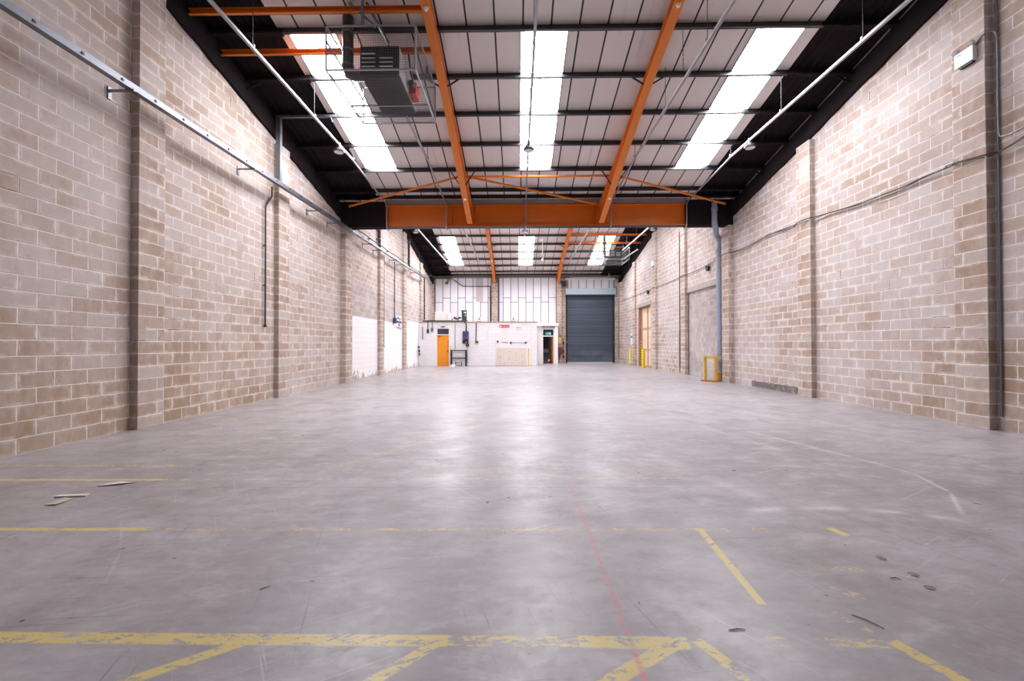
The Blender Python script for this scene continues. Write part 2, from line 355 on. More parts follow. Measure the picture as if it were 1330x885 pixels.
def ply_material(name, a, b, knots=True):
    n = NT(name); P = n.coords(); x, y, z = n.sep(P)
    g = n.noise(n.xyz(n.m('MULTIPLY', x, 6.), n.m('MULTIPLY', y, 6.), n.m('MULTIPLY', z, 1.)), 2., 6, .65)
    c = n.mix(g, a, b)
    if knots: c = n.mix(n.rng(n.noise(P, 9., 3), .68, .74), c, tuple(k * .45 for k in a))
    return n.bsdf(c, .7, 0, .3)
M['ply'] = ply_material('pale plywood', (.66, .50, .36), (.82, .70, .56), False)
M['osb'] = ply_material('strand board', (.66, .56, .48), (.82, .76, .70))
M['timber'] = ply_material('timber batten', (.45, .26, .12), (.60, .38, .20), False)
M['orange'] = plain('orange painted steel', (.70, .165, .008), .42, 0, .14, 2.5, wear=(.30, .07, .01))
M['orange_b'] = plain('bright orange rafter paint', (.74, .20, .014), .45, 0, .10, 2.0)
M['purlin'] = plain('black painted steel', (.006, .006, .010), .36, 0, .3, 4., spec=.7)
M['galv'] = plain('galvanised steel', (.21, .225, .25), .40, .85, .15, 8.)
M['galv_l'] = plain('pale galvanised conduit', (.33, .32, .33), .42, .6, .15, 6.)
M['white_tube'] = plain('white conduit', (.42, .40, .41), .45, .15, .1)
M['dark'] = plain('dark grey metal', (.022, .022, .028), .5, .3, .2)
M['black'] = plain('black plastic', (.012, .012, .014), .5, 0, .2)
M['cable'] = plain('grey black cable', (.03, .026, .026), .6, 0, .2)
M['white'] = plain('white painted metal', (.82, .82, .83), .4, 0, .04)
M['offwhite'] = plain('off white painted board', (.80, .78, .76), .6, 0, .05)
M['concrete'] = plain('concrete', (.40, .36, .33), .85, 0, .2, 4., wear=(.28, .23, .2))
M['flue'] = plain('dull steel flue', (.09, .08, .08), .35, .8, .25)
M['heater'] = plain('dark brown heater casing', (.016, .010, .012), .5, .2, .15)
M['heater_side'] = plain('grey white heater side', (.34, .32, .32), .45, .2, .1)
M['blue'] = plain('dark blue enclosure', (.035, .06, .16), .45, 0, .15)
M['teal'] = plain('dark green enclosure', (.02, .055, .065), .5, 0, .2)
M['yellow'] = plain('yellow paint', (.82, .60, .02), .45, 0, .08)
M['yellow_w'] = plain('worn yellow paint', (.62, .40, .06), .55, 0, .2, 6., wear=(.3, .2, .08))
M['red'] = plain('red plastic', (.55, .02, .025), .4, 0, .1)
M['maroon'] = plain('maroon reel', (.16, .022, .03), .45, 0, .2)
M['door'] = plain('orange door paint', (.88, .30, .012), .45, 0, .04, 1.)
M['glassdark'] = plain('dark glazing', (.03, .035, .05), .12, 0, .2, spec=.8)
M['green'] = plain('green sign', (.03, .40, .25), .45, 0, .05)
M['hood'] = plain('pale blue grey steel hood', (.33, .42, .46), .45, .1, .08, 1.5)
M['wire'] = plain('dull guard wire', (.17, .175, .19), .5, .6)
M['pvc'] = plain('blue grey drain pipe', (.29, .33, .42), .45, 0, .15, 2., wear=(.2, .22, .28))
M['gutter'] = plain('grey gutter lining', (.17, .155, .15), .7, .1, .25)
M['rust'] = plain('rusty orange brown', (.36, .16, .05), .7, 0, .3, 6.)
M['paper'] = plain('pale card', (.68, .64, .60), .8, 0, .08)
M['card'] = plain('brown card', (.50, .42, .33), .8, 0, .1)
M['twig'] = plain('brown twig', (.13, .08, .06), .8, 0, .3)
M['leaf'] = plain('olive brown leaf', (.28, .25, .12), .8, 0, .3, 20.)
def shutter_material():
    n = NT('slate blue shutter'); P = n.coords(); x, y, z = n.sep(P)
    row = n.m('FLOOR', n.m('DIVIDE', z, .115)); wn = n.node('ShaderNodeTexWhiteNoise', noise_dimensions='1D'); n.put(wn.inputs['W'], row)
    c = n.mix(wn.outputs['Value'], (.05, .068, .098), (.075, .10, .135))
    c = n.mix(n.m('MULTIPLY', n.rng(z, 1.1, .9), n.m('MULTIPLY', n.rng(n.noise(P, .8, 4), .35, .7), .35)), c, (.25, .28, .29))
    return n.bsdf(c, .42, .25, .5)
M['shutter'] = shutter_material()
def lens_material():
    n = NT('unlit lamp lens'); return n.bsdf((.80, .77, .76), .35, 0, .5)
M['lens'] = lens_material()
def hazard_material():
    n = NT('black and yellow hazard tape'); x, y, z = n.sep(n.coords())
    s = n.m('FRACT', n.m('DIVIDE', n.m('ADD', z, x), .18)); return n.bsdf(n.mix(n.m('GREATER_THAN', s, .5), (.03, .03, .03), (.75, .55, .05)), .5)
M['hazard'] = hazard_material()

# ------------------------------------------------------------------ layout (metres; camera stands at 0,0,1.5 looking along +Y)
XL, XR = -6.86, 8.28
YP = [7.0 + 4.18 * k for k in range(7)]          # pilaster stations; 2 = valley, 6 = rear wall
def zpa(y): return 10.295 - .223 * y              # underside of purlins, near roof
def zpb(y): return 14.086 - .223 * y              # underside of purlins, far roof
RIDGE_A, VAL0, VAL1, RIDGE_B, REAR = 7.0, 15.2, 15.9, 23.75, 32.3
def zroof(y):                                     # underside of the roof lining
    if y < RIDGE_A: return zpa(RIDGE_A) + .15 - .223 * (RIDGE_A - y)
    if y <= VAL0: return zpa(y) + .15
    if y < VAL1: return zpa(VAL0) + .15
    if y < RIDGE_B:
        a, b = zpa(VAL0) + .15, zpb(RIDGE_B) + .15
        return a + (b - a) * (y - VAL1) / (RIDGE_B - VAL1)
    return zpb(y) + .15
BACK = -1.5
KN = [BACK, RIDGE_A, VAL0, VAL1, RIDGE_B, REAR + .3]

# ------------------------------------------------------------------ setting
fl = struct(MB().box(-7.2, 8.8, BACK - .3, 34.5, -.25, 0).build('floor', M['floor']))

def wall_profile(y0, y1, z0):
    ks = [y0] + [k for k in KN if y0 < k < y1] + [y1]
    return [(y0, z0), (y1, z0)] + [(k, zroof(k) + .05) for k in reversed(ks)]
wl = struct(MB().prism_x(wall_profile(BACK, REAR + .3, 0), XL - .25, XL).build('wall_left', M['wall_l']))
for k in range(7):
    y = YP[k]
    if k == 2: continue
    ztop = (zpa(y + .25) if k < 2 else (zroof(y) - .15 if y < RIDGE_B else zpb(y + .3))) - .54
    MB((XL, y, 0)).box(XL - .02, XL + .14, y, y + .53 if k < 6 else y + .3, 0 if k < 5 else 3.1, ztop).build('pilaster', M['pil'], wl, bevel=.006)
MB((XL, 15.4, 0)).box(XL - .02, XL + .21, 15.42, 16.03, 0, 6.07).build('column', M['pil'], wl, bevel=.006)

w = MB()
for y0, y1, z0 in ((BACK, 16.1, 0), (16.1, 19.75, 4.22), (19.75, 25.0, 0), (25.0, 27.55, 4.2), (27.55, REAR + .3, 0)):
    w.prism_x(wall_profile(y0, y1, z0), XR, XR + .42)
wr = struct(w.build('wall_right', M['wall_r']))
for k in range(7):
    y = YP[k] + .03
    if k in (2, 6): continue
    ztop = (zpa(y + .25) if k < 2 else (zroof(y) - .15 if y < RIDGE_B else zpb(y + .3))) - .54
    MB((XR, y, 0)).box(XR - .14, XR + .02, y, y + .53, 0, ztop).build('pilaster', M['pil'], wr, bevel=.006)
MB((XR, 15.4, 0)).box(XR - .19, XR + .02, 15.42, 15.95, 0, 6.07).build('column', M['pil'], wr, bevel=.006)
MB((XR, 16.1, 0)).box(XR + .06, XR + .2, 16.1, 19.75, 0, 4.1).build('infill', M['infill'], wr)
MB((XR, 16.1, 4)).box(XR - .03, XR + .3, 15.95, 19.76, 3.97, 4.22).build('lintel', M['concrete'], wr, bevel=.01)
MB((XR, 25, 4)).box(XR - .04, XR + .3, 24.8, 28.0, 3.97, 4.21).build('lintel', M['concrete'], wr, bevel=.01)
MB((XR, 27.5, 0)).box(XR + .02, XR + .42, 27.46, 27.55, 0, 3.97).build('jamb', M['redbrick'], wr)
MB((XR, 27.4, 0)).box(XR + .06, XR + .26, 27.452, 27.462, .02, 1.65).build('hazard_tape', M['hazard'], wr)
for y, z, dy, dz in ((12.2, .0, 1.9, .22), (10.9, .12, .3, .16)):
    pass

# wall behind the camera; dark coating added to cut bounce onto pilaster sides
struct(MB().box(XL - .25, XR + .4, BACK - .25, BACK, 0, zroof(BACK) + .1).build('wall_near', M['spray']))

# rear wall
rw = MB()
rw.box(XL - .25, 3.9, REAR, REAR + .3, 0, zroof(REAR) + .1)
rw.box(3.9, 7.78, REAR, REAR + .3, 5.5, zroof(REAR) + .1)
rw.box(7.78, XR + .4, REAR, REAR + .3, 0, zroof(REAR) + .1)
wb = struct(rw.build('wall_rear', M['pier']))
MB().box(-6.58, -2.14, 32.12, REAR, 3.0, 6.84).build('cladding', M['rearpanel'], wb)
MB().box(-1.46, 3.10, 32.12, REAR, 3.0, 6.84).build('cladding', M['rearpanel'], wb)
MB().box(4.1, 7.7, 32.2, REAR, 5.9, 6.68).build('cladding', M['rearpanel'], wb)
MB().box(-3.33, -2.76, 32.09, 32.125, 4.92, 6.84).build('grey_board', plain('weathered grey board', (.50, .47, .48), .8, 0, .2, 3.), wb)
MB((-2.0, 32, 0)).box(-2.05, -1.56, 31.85, REAR, 0, 6.36).build('pier', M['pier'], wb, bevel=.006)
MB((-1.5, 32, 0)).box(-1.55, -1.45, 32.05, 32.13, 3.05, 6.84).build('corner_post', M['blue'], wb)
MB((3.1, 32, 0)).box(3.12, 3.50, 31.75, REAR, 0, 6.30).build('pier', M['pier'], wb, bevel=.006)
MB((3.5, 32, 0)).box(3.50, 3.86, 32.05, REAR, 0, 6.0).build('pier', M['pier'], wb, bevel=.006)
MB((7.8, 32, 0)).box(7.80, 8.02, 32.05, REAR, 0, 6.7).build('pier', M['pier'], wb, bevel=.006)
MB((8.0, 31.6, 0)).box(8.02, XR, 31.45, REAR, 0, 6.35).build('pier', M['pil'], wb, bevel=.006)
MB().box(XL, XR, 31.95, REAR, 6.84, 7.02).build('eaves_board', M['gutter'], wb)
MB().box(3.86, 7.8, 32.1, REAR, 6.66, 6.80).build('eaves_rail', M['offwhite'], wb)

# ------------------------------------------------------------------ roof
SKX = [(-5.09, -4.06), (.10, 1.13), (5.30, 6.34)]
DX0, DX1 = -5.29, 6.68
def quad_strip(mb, x0, x1, y0, y1, th=.05):
    z0, z1 = zroof(y0 + 1e-4), zroof(y1 - 1e-4)
    vs = [(x, y, z + t) for t in (0, th) for x, y, z in ((x0, y0, z0), (x1, y0, z0), (x1, y1, z1), (x0, y1, z1))]
    mb.add(vs, [(0, 3, 2, 1), (4, 5, 6, 7), (0, 1, 5, 4), (1, 2, 6, 5), (2, 3, 7, 6), (3, 0, 4, 7)])
cl = MB()
A0, A1, B0, B1 = 8.78, 13.42, 25.62, 30.25
C0, C1, D0, D1 = .6, 5.2, 17.3, 22.0       # rooflight limits along the slope; C and D are unseen, added as fill light
quad_strip(cl, XL - .2, XR + .4, BACK - .3, C0); quad_strip(cl, XL - .2, XR + .4, C1, RIDGE_A)
quad_strip(cl, DX0, DX1, RIDGE_A, A0); quad_strip(cl, DX0, DX1, A1, VAL0)
quad_strip(cl, XL - .2, XR + .4, VAL1, D0); quad_strip(cl, XL - .2, XR + .4, D1, RIDGE_B)
quad_strip(cl, DX0, DX1, RIDGE_B, B0); quad_strip(cl, DX0, DX1, B1, REAR + .3)
quad_strip(cl, XL - .2, XR + .4, VAL0, VAL1)
for y0, y1 in ((A0, A1), (B0, B1), (C0, C1), (D0, D1)):
    xs = ([DX0] if y0 in (A0, B0) else [XL - .2]) + [v for a in SKX for v in a] + ([DX1] if y0 in (A0, B0) else [XR + .4])
    for i in range(0, 8, 2): quad_strip(cl, xs[i], xs[i + 1], y0, y1)
ceil = struct(cl.build('ceiling', M['liner']))
def corrugated(x0, x1, y0, y1, dz, amp=.025, pitch=.146, per=6, mat=None, name='', parent=None, ny=2):
    mb = MB(); nx = int((x1 - x0) / pitch * per); vs, fs = [], []
    for j in range(ny):
        y = y0 + (y1 - y0) * j / (ny - 1); z = zroof(min(max(y, y0 + 1e-4), y1 - 1e-4)) + dz
        for i in range(nx + 1):
            x = x0 + (x1 - x0) * i / nx
            vs.append((x, y, z + amp * math.cos(2 * math.pi * (x - x0) / pitch)))
    for j in range(ny - 1):
        for i in range(nx):
            a = j * (nx + 1) + i; fs.append((a, a + 1, a + nx + 2, a + nx + 1))
    mb.add(vs, fs)
    return mb.build(name, mat, parent, smooth=True)
for x0, x1 in ((XL - .1, DX0), (DX1, XR + .1)):
    for y0, y1 in ((RIDGE_A, VAL0), (RIDGE_B, REAR + .2)):
        corrugated(x0, x1, y0, y1, .03, .028, .2, 8, M['spray'], 'sprayed_sheet', ceil)
        top = MB(); quad_strip(top, x0 - .2 if x0 < 0 else x0, x1 + .3 if x0 > 0 else x1, y0, y1, .04)
        for i in range(len(top.v)): top.v[i].z += .07
        top.build('sheet_backing', M['spray'], ceil)
i = 0
for y0, y1 in ((A0, A1), (B0, B1), (C0, C1), (D0, D1)):
    for x0, x1 in SKX:
        i += 1; ym = (y0 + y1) / 2
        wnd = struct(corrugated(x0 - .02, x1 + .02, y0 - .02, y1 + .02, .028, .022, .146, 8, M['glow_fill_near' if y0 == C0 else 'glow_fill_far' if y0 == D0 else 'glow'], 'window_%d' % i))
        for s, xx in ((-1, x0), (1, x1)):
            MB().bar((xx + s * .012, y0, zroof(y0) - .012), (xx + s * .012, y1, zroof(y1) - .012), .022, .028).build('frame', M['galv'], wnd)
        for k in range(10):                      # moss and debris lying on the sheets, at the laps
            pass

# purlins
ORD = ['nearest the valley beam', 'second from the valley beam', 'third from the valley beam', 'fourth from the valley beam', 'fifth from the valley beam', 'sixth from the valley beam', 'seventh from the valley beam']
def purlin(y, zb, label, group, ends=True):
    t = thing('purlin', (.7, y, zb), label, 'purlin', group)
    h = .15
    m = MB((.7, y, zb))
    z1 = zroof(y) - zb - .002; z1 = h if z1 < 0 else h
    def zsec(x0, x1): 
        m.box(x0, x1, y - .006, y + .006, zb, zb + h - .006); m.box(x0, x1, y - .062, y + .006, zb, zb + .014); m.box(x0, x1, y - .062, y - .05, zb + .014, zb + .032); m.box(x0, x1, y - .006, y + .062, zb + h - .02, zb + h - .008)
    zsec(DX0 - .05, DX1 + .12)
    m.build('rail', M['purlin'], t)
    if ends:
        for x0, x1 in ((XL, DX0 + .15), (DX1 - .05, XR)):
            e = MB((.7, y, zb)); n = 14; vs = []; fs = []
            prof = [(-.085, -.012), (-.08, .02), (-.03, .04), (-.025, h - .02), (.075, h - .012), (.08, h - .03), (.03, .07), (.03, -.02)]
            for q in range(n + 1):
                x = x0 + (x1 - x0) * q / n
                vs += [(x, y + a * (1 + random.uniform(-.2, .25)), zb + b + random.uniform(-.008, .006)) for a, b in prof]
            P = len(prof)
            for q in range(n):
                for k in range(P): fs.append((q * P + k, q * P + (k + 1) % P, (q + 1) * P + (k + 1) % P, (q + 1) * P + k))
            fs += [tuple(range(P)), tuple(n * P + k for k in range(P))[::-1]]
            e.add(vs, fs); e.build('sprayed_end', M['spray'], t)
    return t
YA = [14.94, 14.52, 13.39, 12.21, 11.05, 9.88, 8.71]
for i, y in enumerate(YA):
    purlin(y, zpa(y) if y < 14.6 else zpa(y) + .0, 'black steel purlin with dark sprayed ends, near roof, ' + ORD[i], 'near roof purlins')
YB = [31.85, 31.24, 30.14, 29.0, 27.86, 26.72, 25.56]
for i, y in enumerate(YB):
    purlin(y, zpb(y), 'black steel purlin in far roof, ' + ORD[i].replace('valley beam', 'rear wall'), 'far roof purlins')

# rafters (I-section with haunch towards the bearing)
def rafter(x, ya, yb, zp, haunch, label, braces, group, ridge_haunch=False):
    t = thing('rafter', (x, (ya + yb) / 2, zp((ya + yb) / 2)), label, 'rafter', group)
    O = (x, (ya + yb) / 2, zp((ya + yb) / 2))
    ys = [ya, haunch[0], yb]; low = [zp(ya) - .2, zp(haunch[0]) - .2, haunch[1]]
    w = .205
    m = MB(O)
    m.prism_x([(ya, zp(ya)), (yb, zp(yb)), (yb, zp(yb) - .018), (ya, zp(ya) - .018)], x - w / 2, x + w / 2)
    m.prism_x([(ya, zp(ya) - .018), (yb, zp(yb) - .018)] + [(a, b + .018) for a, b in zip(reversed(ys), reversed(low))], x - .006, x + .006)
    m.build('web', M['orange_b'], t)
    f = MB(O)
    for a, b in ((0, 1), (1, 2)):
        f.prism_x([(ys[a], low[a]), (ys[b], low[b]), (ys[b], low[b] + .018), (ys[a], low[a] + .018)], x - w / 2, x + w / 2)
    f.build('flange', M['orange_b'], t)
    for y in braces:
        zz = zp(y); r = (low[1] if False else None)
        yb2 = y + .02; zb = zp(yb2) - .2 - max(0, (yb2 - haunch[0])) * ((zp(haunch[0]) - .2 - haunch[1]) / (yb - haunch[0]) - .223) + .03
        for s in (-1, 1):
            MB(O).bar((x + s * .42, y, zz + .03), (x + s * .07, yb2, zb), .03, .03).build('fly_brace', M['dark'], t)
    if ridge_haunch:
        for s in (-1, 1): MB(O).prism_x([(ya, zp(ya) - .45), (ya + 1.3, zp(ya + 1.3) - .2), (ya + 1.3, zp(ya + 1.3) - .18), (ya, zp(ya) - .43)], x - w / 2 + (.0), x + w / 2).build('apex_haunch', M['orange_b'], t) if s > 0 else None
    return t
RX = (-1.83, 3.24)
rafter(RX[0], 7.0, 15.44, zpa, (10.2, 6.16), 'left orange rafter of near roof, dropping to the valley beam', (9.88, 13.39), 'near rafters')
rafter(RX[1], 7.0, 15.44, zpa, (10.2, 6.16), 'right orange rafter of near roof, dropping to the valley beam', (9.88, 13.39), 'near rafters')
rafter(RX[0], 23.75, 31.9, zpb, (29.5, 6.38), 'left orange rafter of far roof, landing on rear wall pier', (26.72, 30.14), 'far rafters', True)
rafter(RX[1], 23.75, 31.8, zpb, (29.5, 6.32), 'right orange rafter of far roof, landing on rear wall pier', (26.72, 30.14), 'far rafters', True)

# sprayed gable members along the wall heads
def gable(x0, x1, ya, yb, zp, label, braces, side):
    ym = (ya + yb) / 2; O = (x0, ym, zp(ym))
    t = thing('gable_rafter', O, label, 'rafter', 'sprayed gable rafters')
    m = MB(O); n = 40; vs, fs = [], []
    for q in range(n + 1):
        y = ya + (yb - ya) * q / n; j = random.uniform(-.02, .02)
        vs += [(x0, y, zp(y) + .05), (x1, y, zp(y) + .05), (x1, y, zp(y) - .38 + j), (x1 + (x0 - x1) * .2, y, zp(y) - .475 + j), (x0, y, zp(y) - .485 + j)]
    for q in range(n):
        for k in range(5): fs.append((q * 5 + k, q * 5 + (k + 1) % 5, (q + 1) * 5 + (k + 1) % 5, (q + 1) * 5 + k))
    fs += [tuple(range(5)), tuple(n * 5 + k for k in range(5))]
    m.add(vs, fs); m.build('sprayed_beam', M['spray'], t)
    for y in braces:
        MB(O).bar((x1 - .02 * side, y, zp(y) - .2), (x1 + side * .45, y, zp(y) + .04), .04, .04).build('stay', M['spray'], t)
gable(XL + .004, XL + .09, RIDGE_A, 15.38, zpa, 'dark sprayed gable rafter along left wall head, near roof', (9.88, 13.39), 1)
gable(XR - .004, XR - .09, RIDGE_A, 15.38, zpa, 'dark sprayed gable rafter along right wall head, near roof', (9.88, 13.39), -1)
gable(XL + .004, XL + .09, RIDGE_B, REAR, zpb, 'dark sprayed gable rafter along left wall head, far roof', (26.72, 29.0), 1)
gable(XR - .004, XR - .09, RIDGE_B, REAR, zpb, 'dark sprayed gable rafter along right wall head, far roof', (26.72, 29.0), -1)

# valley beam
BZ0, BZ1, BY = 6.085, 6.925, 15.60
O = (.7, BY, BZ0)
vb = thing('valley_beam', O, 'deep orange steel beam spanning the hall at the roof valley', 'beam')
m = MB(O); m.box(-5.1, 6.52, BY - .01, BY + .01, BZ0, BZ1); m.build('web', M['orange'], vb)
m = MB(O); m.box(-5.12, 6.54, BY - .15, BY + .15, BZ0 + .001, BZ0 + .03); m.build('bottom_flange', M['orange'], vb)
m = MB(O); m.box(-5.12, 6.54, BY - .15, BY + .15, BZ0 - .012, BZ0); m.build('flange_underside', M['dark'], vb)
m = MB(O); m.box(-5.12, 6.54, BY - .15, BY + .15, BZ1 - .03, BZ1); m.build('top_flange', M['orange'], vb)
for x in (-5.08, -2.55, RX[0] - .17, RX[0] + .22, RX[1] - .25, RX[1] + .15, 6.44):
    MB(O).box(x - .008, x + .008, BY - .13, BY - .01, BZ0 + .03, BZ1 - .03).build('stiffener', M['orange'], vb)
for x0, x1 in ((XL, -5.08), (6.5, XR)):
    MB(O).box(x0, x1, BY - .2, BY + .2, BZ0 - .02, BZ1 + .12).build('sprayed_end', M['spray'], vb, bevel=.03)
for x in (-4.8, -3.9, -2.95, -.95, -.1, .85, 1.75, 2.7, 4.3, 5.05, 5.8):
    MB(O).box(x - .012, x + .012, BY - .14, BY - .06, BZ1, BZ1 + .14).build('gutter_cleat', M['orange'], vb)
tag(MB((.7, 15.6, 6.95)).prism_x([(15.5, 6.945), (15.75, 6.945), (15.86, 7.05), (15.88, 7.05), (15.76, 6.93), (15.49, 6.93), (15.24, 7.05), (15.26, 7.05)], -5.07, 6.49).build('valley_gutter', M['gutter']), 'grey metal valley gutter lying above the orange beam', 'gutter')

# wind bracing
for a, b, lab in (((RX[0] + .13, 13.5, zpa(13.5) - .10), (RX[1] - .13, 13.5, zpa(13.5) - .10), 'straight orange bracing tube level between the two near rafters'),
                  ((RX[0] - .17, 13.6, zpa(13.6) - .04), (XL + .5, 15.0, zpa(15.0) - .22), 'orange diagonal bracing tube from left rafter down to left wall'),
                  ((RX[0] + .17, 13.6, zpa(13.6) - .04), (RX[1] - .18, 15.2, zpa(15.2) - .09), 'orange diagonal bracing tube crossing between the two near rafters'),
                  ((RX[1] + .17, 13.6, zpa(13.6) - .04), (XR - .5, 15.0, zpa(15.0) - .22), 'orange diagonal bracing tube from right rafter down to right wall')):
    a, b = Vector(a), Vector(b); d = (b - a).normalized(); t = thing('bracing_tube', a, lab, 'bracing', 'orange bracing tubes')
    MB(a).tube([a + d * .1, b - d * .1], .038, 12).build('tube', M['orange_b'], t, smooth=True)
    for p, q in ((a, a + d * .18), (b, b - d * .18)): MB(a).bar(p, q, .012, .09).build('end_plate', M['orange_b'], t)

# heater support bars
for y, zz, x0, x1, lab in ((8.14, 8.38, XL + .1, RX[0] - .1, 'orange support bar over caged heater, the one nearer the camera end'),
                       (9.03, 8.18, XL + .1, RX[0] - .1, 'orange support bar over caged heater, the one nearer the valley'),
                       (25.40, 8.43, RX[1] + .1, XR - .1, 'orange support bar above the far wire guard, upper of the far pair'),
                       (26.5, 8.19, RX[1] + .1, XR - .1, 'orange support bar above the far wire guard, lower of the far pair')):
    t = thing('support_bar', ((x0 + x1) / 2, y, zz), lab, 'bar', 'orange heater support bars')
    m = MB(((x0 + x1) / 2, y, zz)); m.box(x0, x1, y - .006, y + .006, zz - .06, zz + .06); m.box(x0, x1, y - .06, y + .006, zz - .06, zz - .048); m.box(x0, x1, y - .06, y + .006, zz + .05, zz + .06); m.build('channel', M['orange'], t)
    MB(((x0 + x1) / 2, y, zz)).box(x1 - .012 if x0 < 0 else x0 - .1, x1 + .1 if x0 < 0 else x0 + .012, y - .06, y + .06, zz - .09, zz + .09).build('end_plate', M['orange'], t)

# ------------------------------------------------------------------ conduits, hangers, lamps
CX = [-5.06, -2.75, .33, 3.60, 6.50]
WHERE = ['leftmost conduit, running past left rooflights', 'conduit just left of the left rafter', 'middle conduit, under the middle rooflights', 'conduit just right of the right rafter', 'rightmost conduit, running past right rooflights']
ZC = 7.19
for i, x in enumerate(CX):
    O = (x, 15.4, 6.5)
    t = thing('conduit', O, 'pale galvanised ' + WHERE[i] + ', dropping over the orange beam', 'conduit', 'roof conduits crossing the valley beam')
    y0 = 3.0 if i != 1 else 9.9
    m = MB(O); r = .028
    m.bar((x, y0, ZC), (x, 12.15, ZC), .055, .05)
    m.build('trunking', M['galv_l'], t)
    MB(O).tube([(x, 12.1, ZC), (x, 12.25, ZC - .01), (x, 15.25, 6.95), (x, 15.36, 6.9), (x, 15.40, 6.78), (x, 15.40, 6.16), (x, 15.40, 6.05), (x, 15.5, 6.0), (x, 15.7, 6.02), (x + .06, 16.4, 6.6), (x + .06, 17.2, 7.22), (x + .06, 17.6, 7.28)], r, 8).build('bent_tube', M['galv_l'], t, smooth=True)
    yend = 28.3 if i != 4 else 24.9
    MB(O).bar((x + .06, 17.5, 7.29), (x + .06, yend, 7.33), .06, .055).build('trunking', M['white_tube'], t)
    for y in ([7.55, 9.88 if i != 3 else 9.7, 12.21] if i != 1 else [12.21]) + [20.0, 25.56] + ([27.86] if i != 4 else []):
        xx = x if y < 15 else x + .06; zt = zpa(y) + .1 if y < 15 else (zroof(y) - .01 if y < RIDGE_B else zpb(y) + .05)
        MB(O).tube([(xx, y, ZC + .02), (xx, y, zt)], .007, 6).build('hanger_rod', M['dark'], t)
        MB(O).box(xx - .035, xx + .035, y - .02, y + .02, ZC + .02 if y < 15 else 7.3, ZC + .07 if y < 15 else 7.37).build('clamp', M['galv'], t)
def lamp(loc, label):
    x, y, z = loc; t = thing('high_bay_lamp', loc, label, 'lamp', 'round high bay lamps')
    hs = MB(loc).lathe([(.02, .17), (.05, .165), (.06, .10), (.135, .07), (.15, .03), (.145, 0), (.12, -.004)], loc, 24).build('housing', M['dark'], t, smooth=True)
    MB(loc).lathe([(.118, .0), (.118, -.012), (.10, -.02), (.01, -.024)], loc, 24).build('lens', M['lens'], hs, smooth=True)
    MB(loc).tube([(x, y, z + .165), (x, y, z + .25)], .012, 8).build('hook', M['galv'], t)
    MB(loc).bar((x - .04, y, z + .25), (x + .04, y, z + .25), .05, .03).build('bracket', M['galv'], t)
    return t
l0 = lamp((CX[0], 11.25, 6.97), 'black round high bay lamp under the near leftmost conduit')
for loc, lab in (((CX[2], 11.25, 6.97), 'black round high bay lamp in front of the middle rooflight'), ((CX[4], 11.2, 6.97), 'black round high bay lamp under the near rightmost conduit'),
                 ((CX[0] + .06, 19.6, 7.02), 'black round high bay lamp seen beneath the beam at left'), ((CX[2] + .06, 19.6, 7.02), 'black round high bay lamp seen beneath the beam at its middle'), ((CX[4] + .06, 19.4, 7.02), 'black round high bay lamp seen beneath the beam at right')):
    copy_thing(l0, loc, lab)
def detector(loc, label, axis=(0, 0, -1)):
    t = thing('smoke_detector', loc, label, 'smoke detector', 'white smoke detectors on rafters')
    bs = MB(loc).lathe([(.05, 0), (.05, .02), (.04, .025)], loc, 18, axis).build('base', M['white'], t, smooth=True)
    MB(loc).lathe([(.036, .024), (.042, .035), (.034, .055), (.01, .062)], loc, 18, axis).build('dome', M['white'], bs, smooth=True)
    return t
d0 = detector((RX[0], 8.0, zpa(8.0) - .2), 'white smoke detector at the top of the near left rafter')
def zraf(y): return zpa(y) - .2 - max(0, y - 10.2) * ((zpa(10.2) - .2 - 6.16) / (15.44 - 10.2) - .223)
for loc, lab in (((RX[1], 8.0, zpa(8.0) - .2), 'white smoke detector at the top of the near right rafter'), ((RX[0], 14.0, zraf(14.0)), 'white smoke detector low on the near left rafter above the beam'), ((RX[1], 14.0, zraf(14.0)), 'white smoke detector low on the near right rafter above the beam'),
                 ((RX[0], 28.6, zpb(28.6) - .2), 'small white smoke detector on the far left rafter'), ((RX[1], 28.6, zpb(28.6) - .2), 'small white smoke detector on the far right rafter')):
    copy_thing(d0, loc, lab)
t = thing('hanging_tube', (1.62, 25.56, 7.2), 'white vertical tube hanging in the far bay right of the middle rooflight', 'tube')
MB((1.62, 25.56, 7.2)).tube([(1.62, 25.56, zpb(25.56)), (1.62, 25.56, 6.98)], .022, 10).build('tube', M['white_tube'], t, smooth=True)
MB((1.62, 25.56, 7.2)).lathe([(.02, .16), (.06, .12), (.07, .02), (.05, 0)], (1.62, 25.56, 6.84), 16).build('end_fitting', M['white'], t, smooth=True)
# chains at the near roof
t = thing('hanging_chain', (3.62, 8.71, 7.8), 'thin dark chain hanging to the conduit right of right rafter', 'chain')
m = MB((3.62, 8.71, 7.8))
for k in range(22):
    z = 7.32 + k * .05; m.bar((3.62, 8.71, z), (3.62, 8.71, z + .042), .016 if k % 2 else .006, .006 if k % 2 else .016)
m.build('links', M['dark'], t)

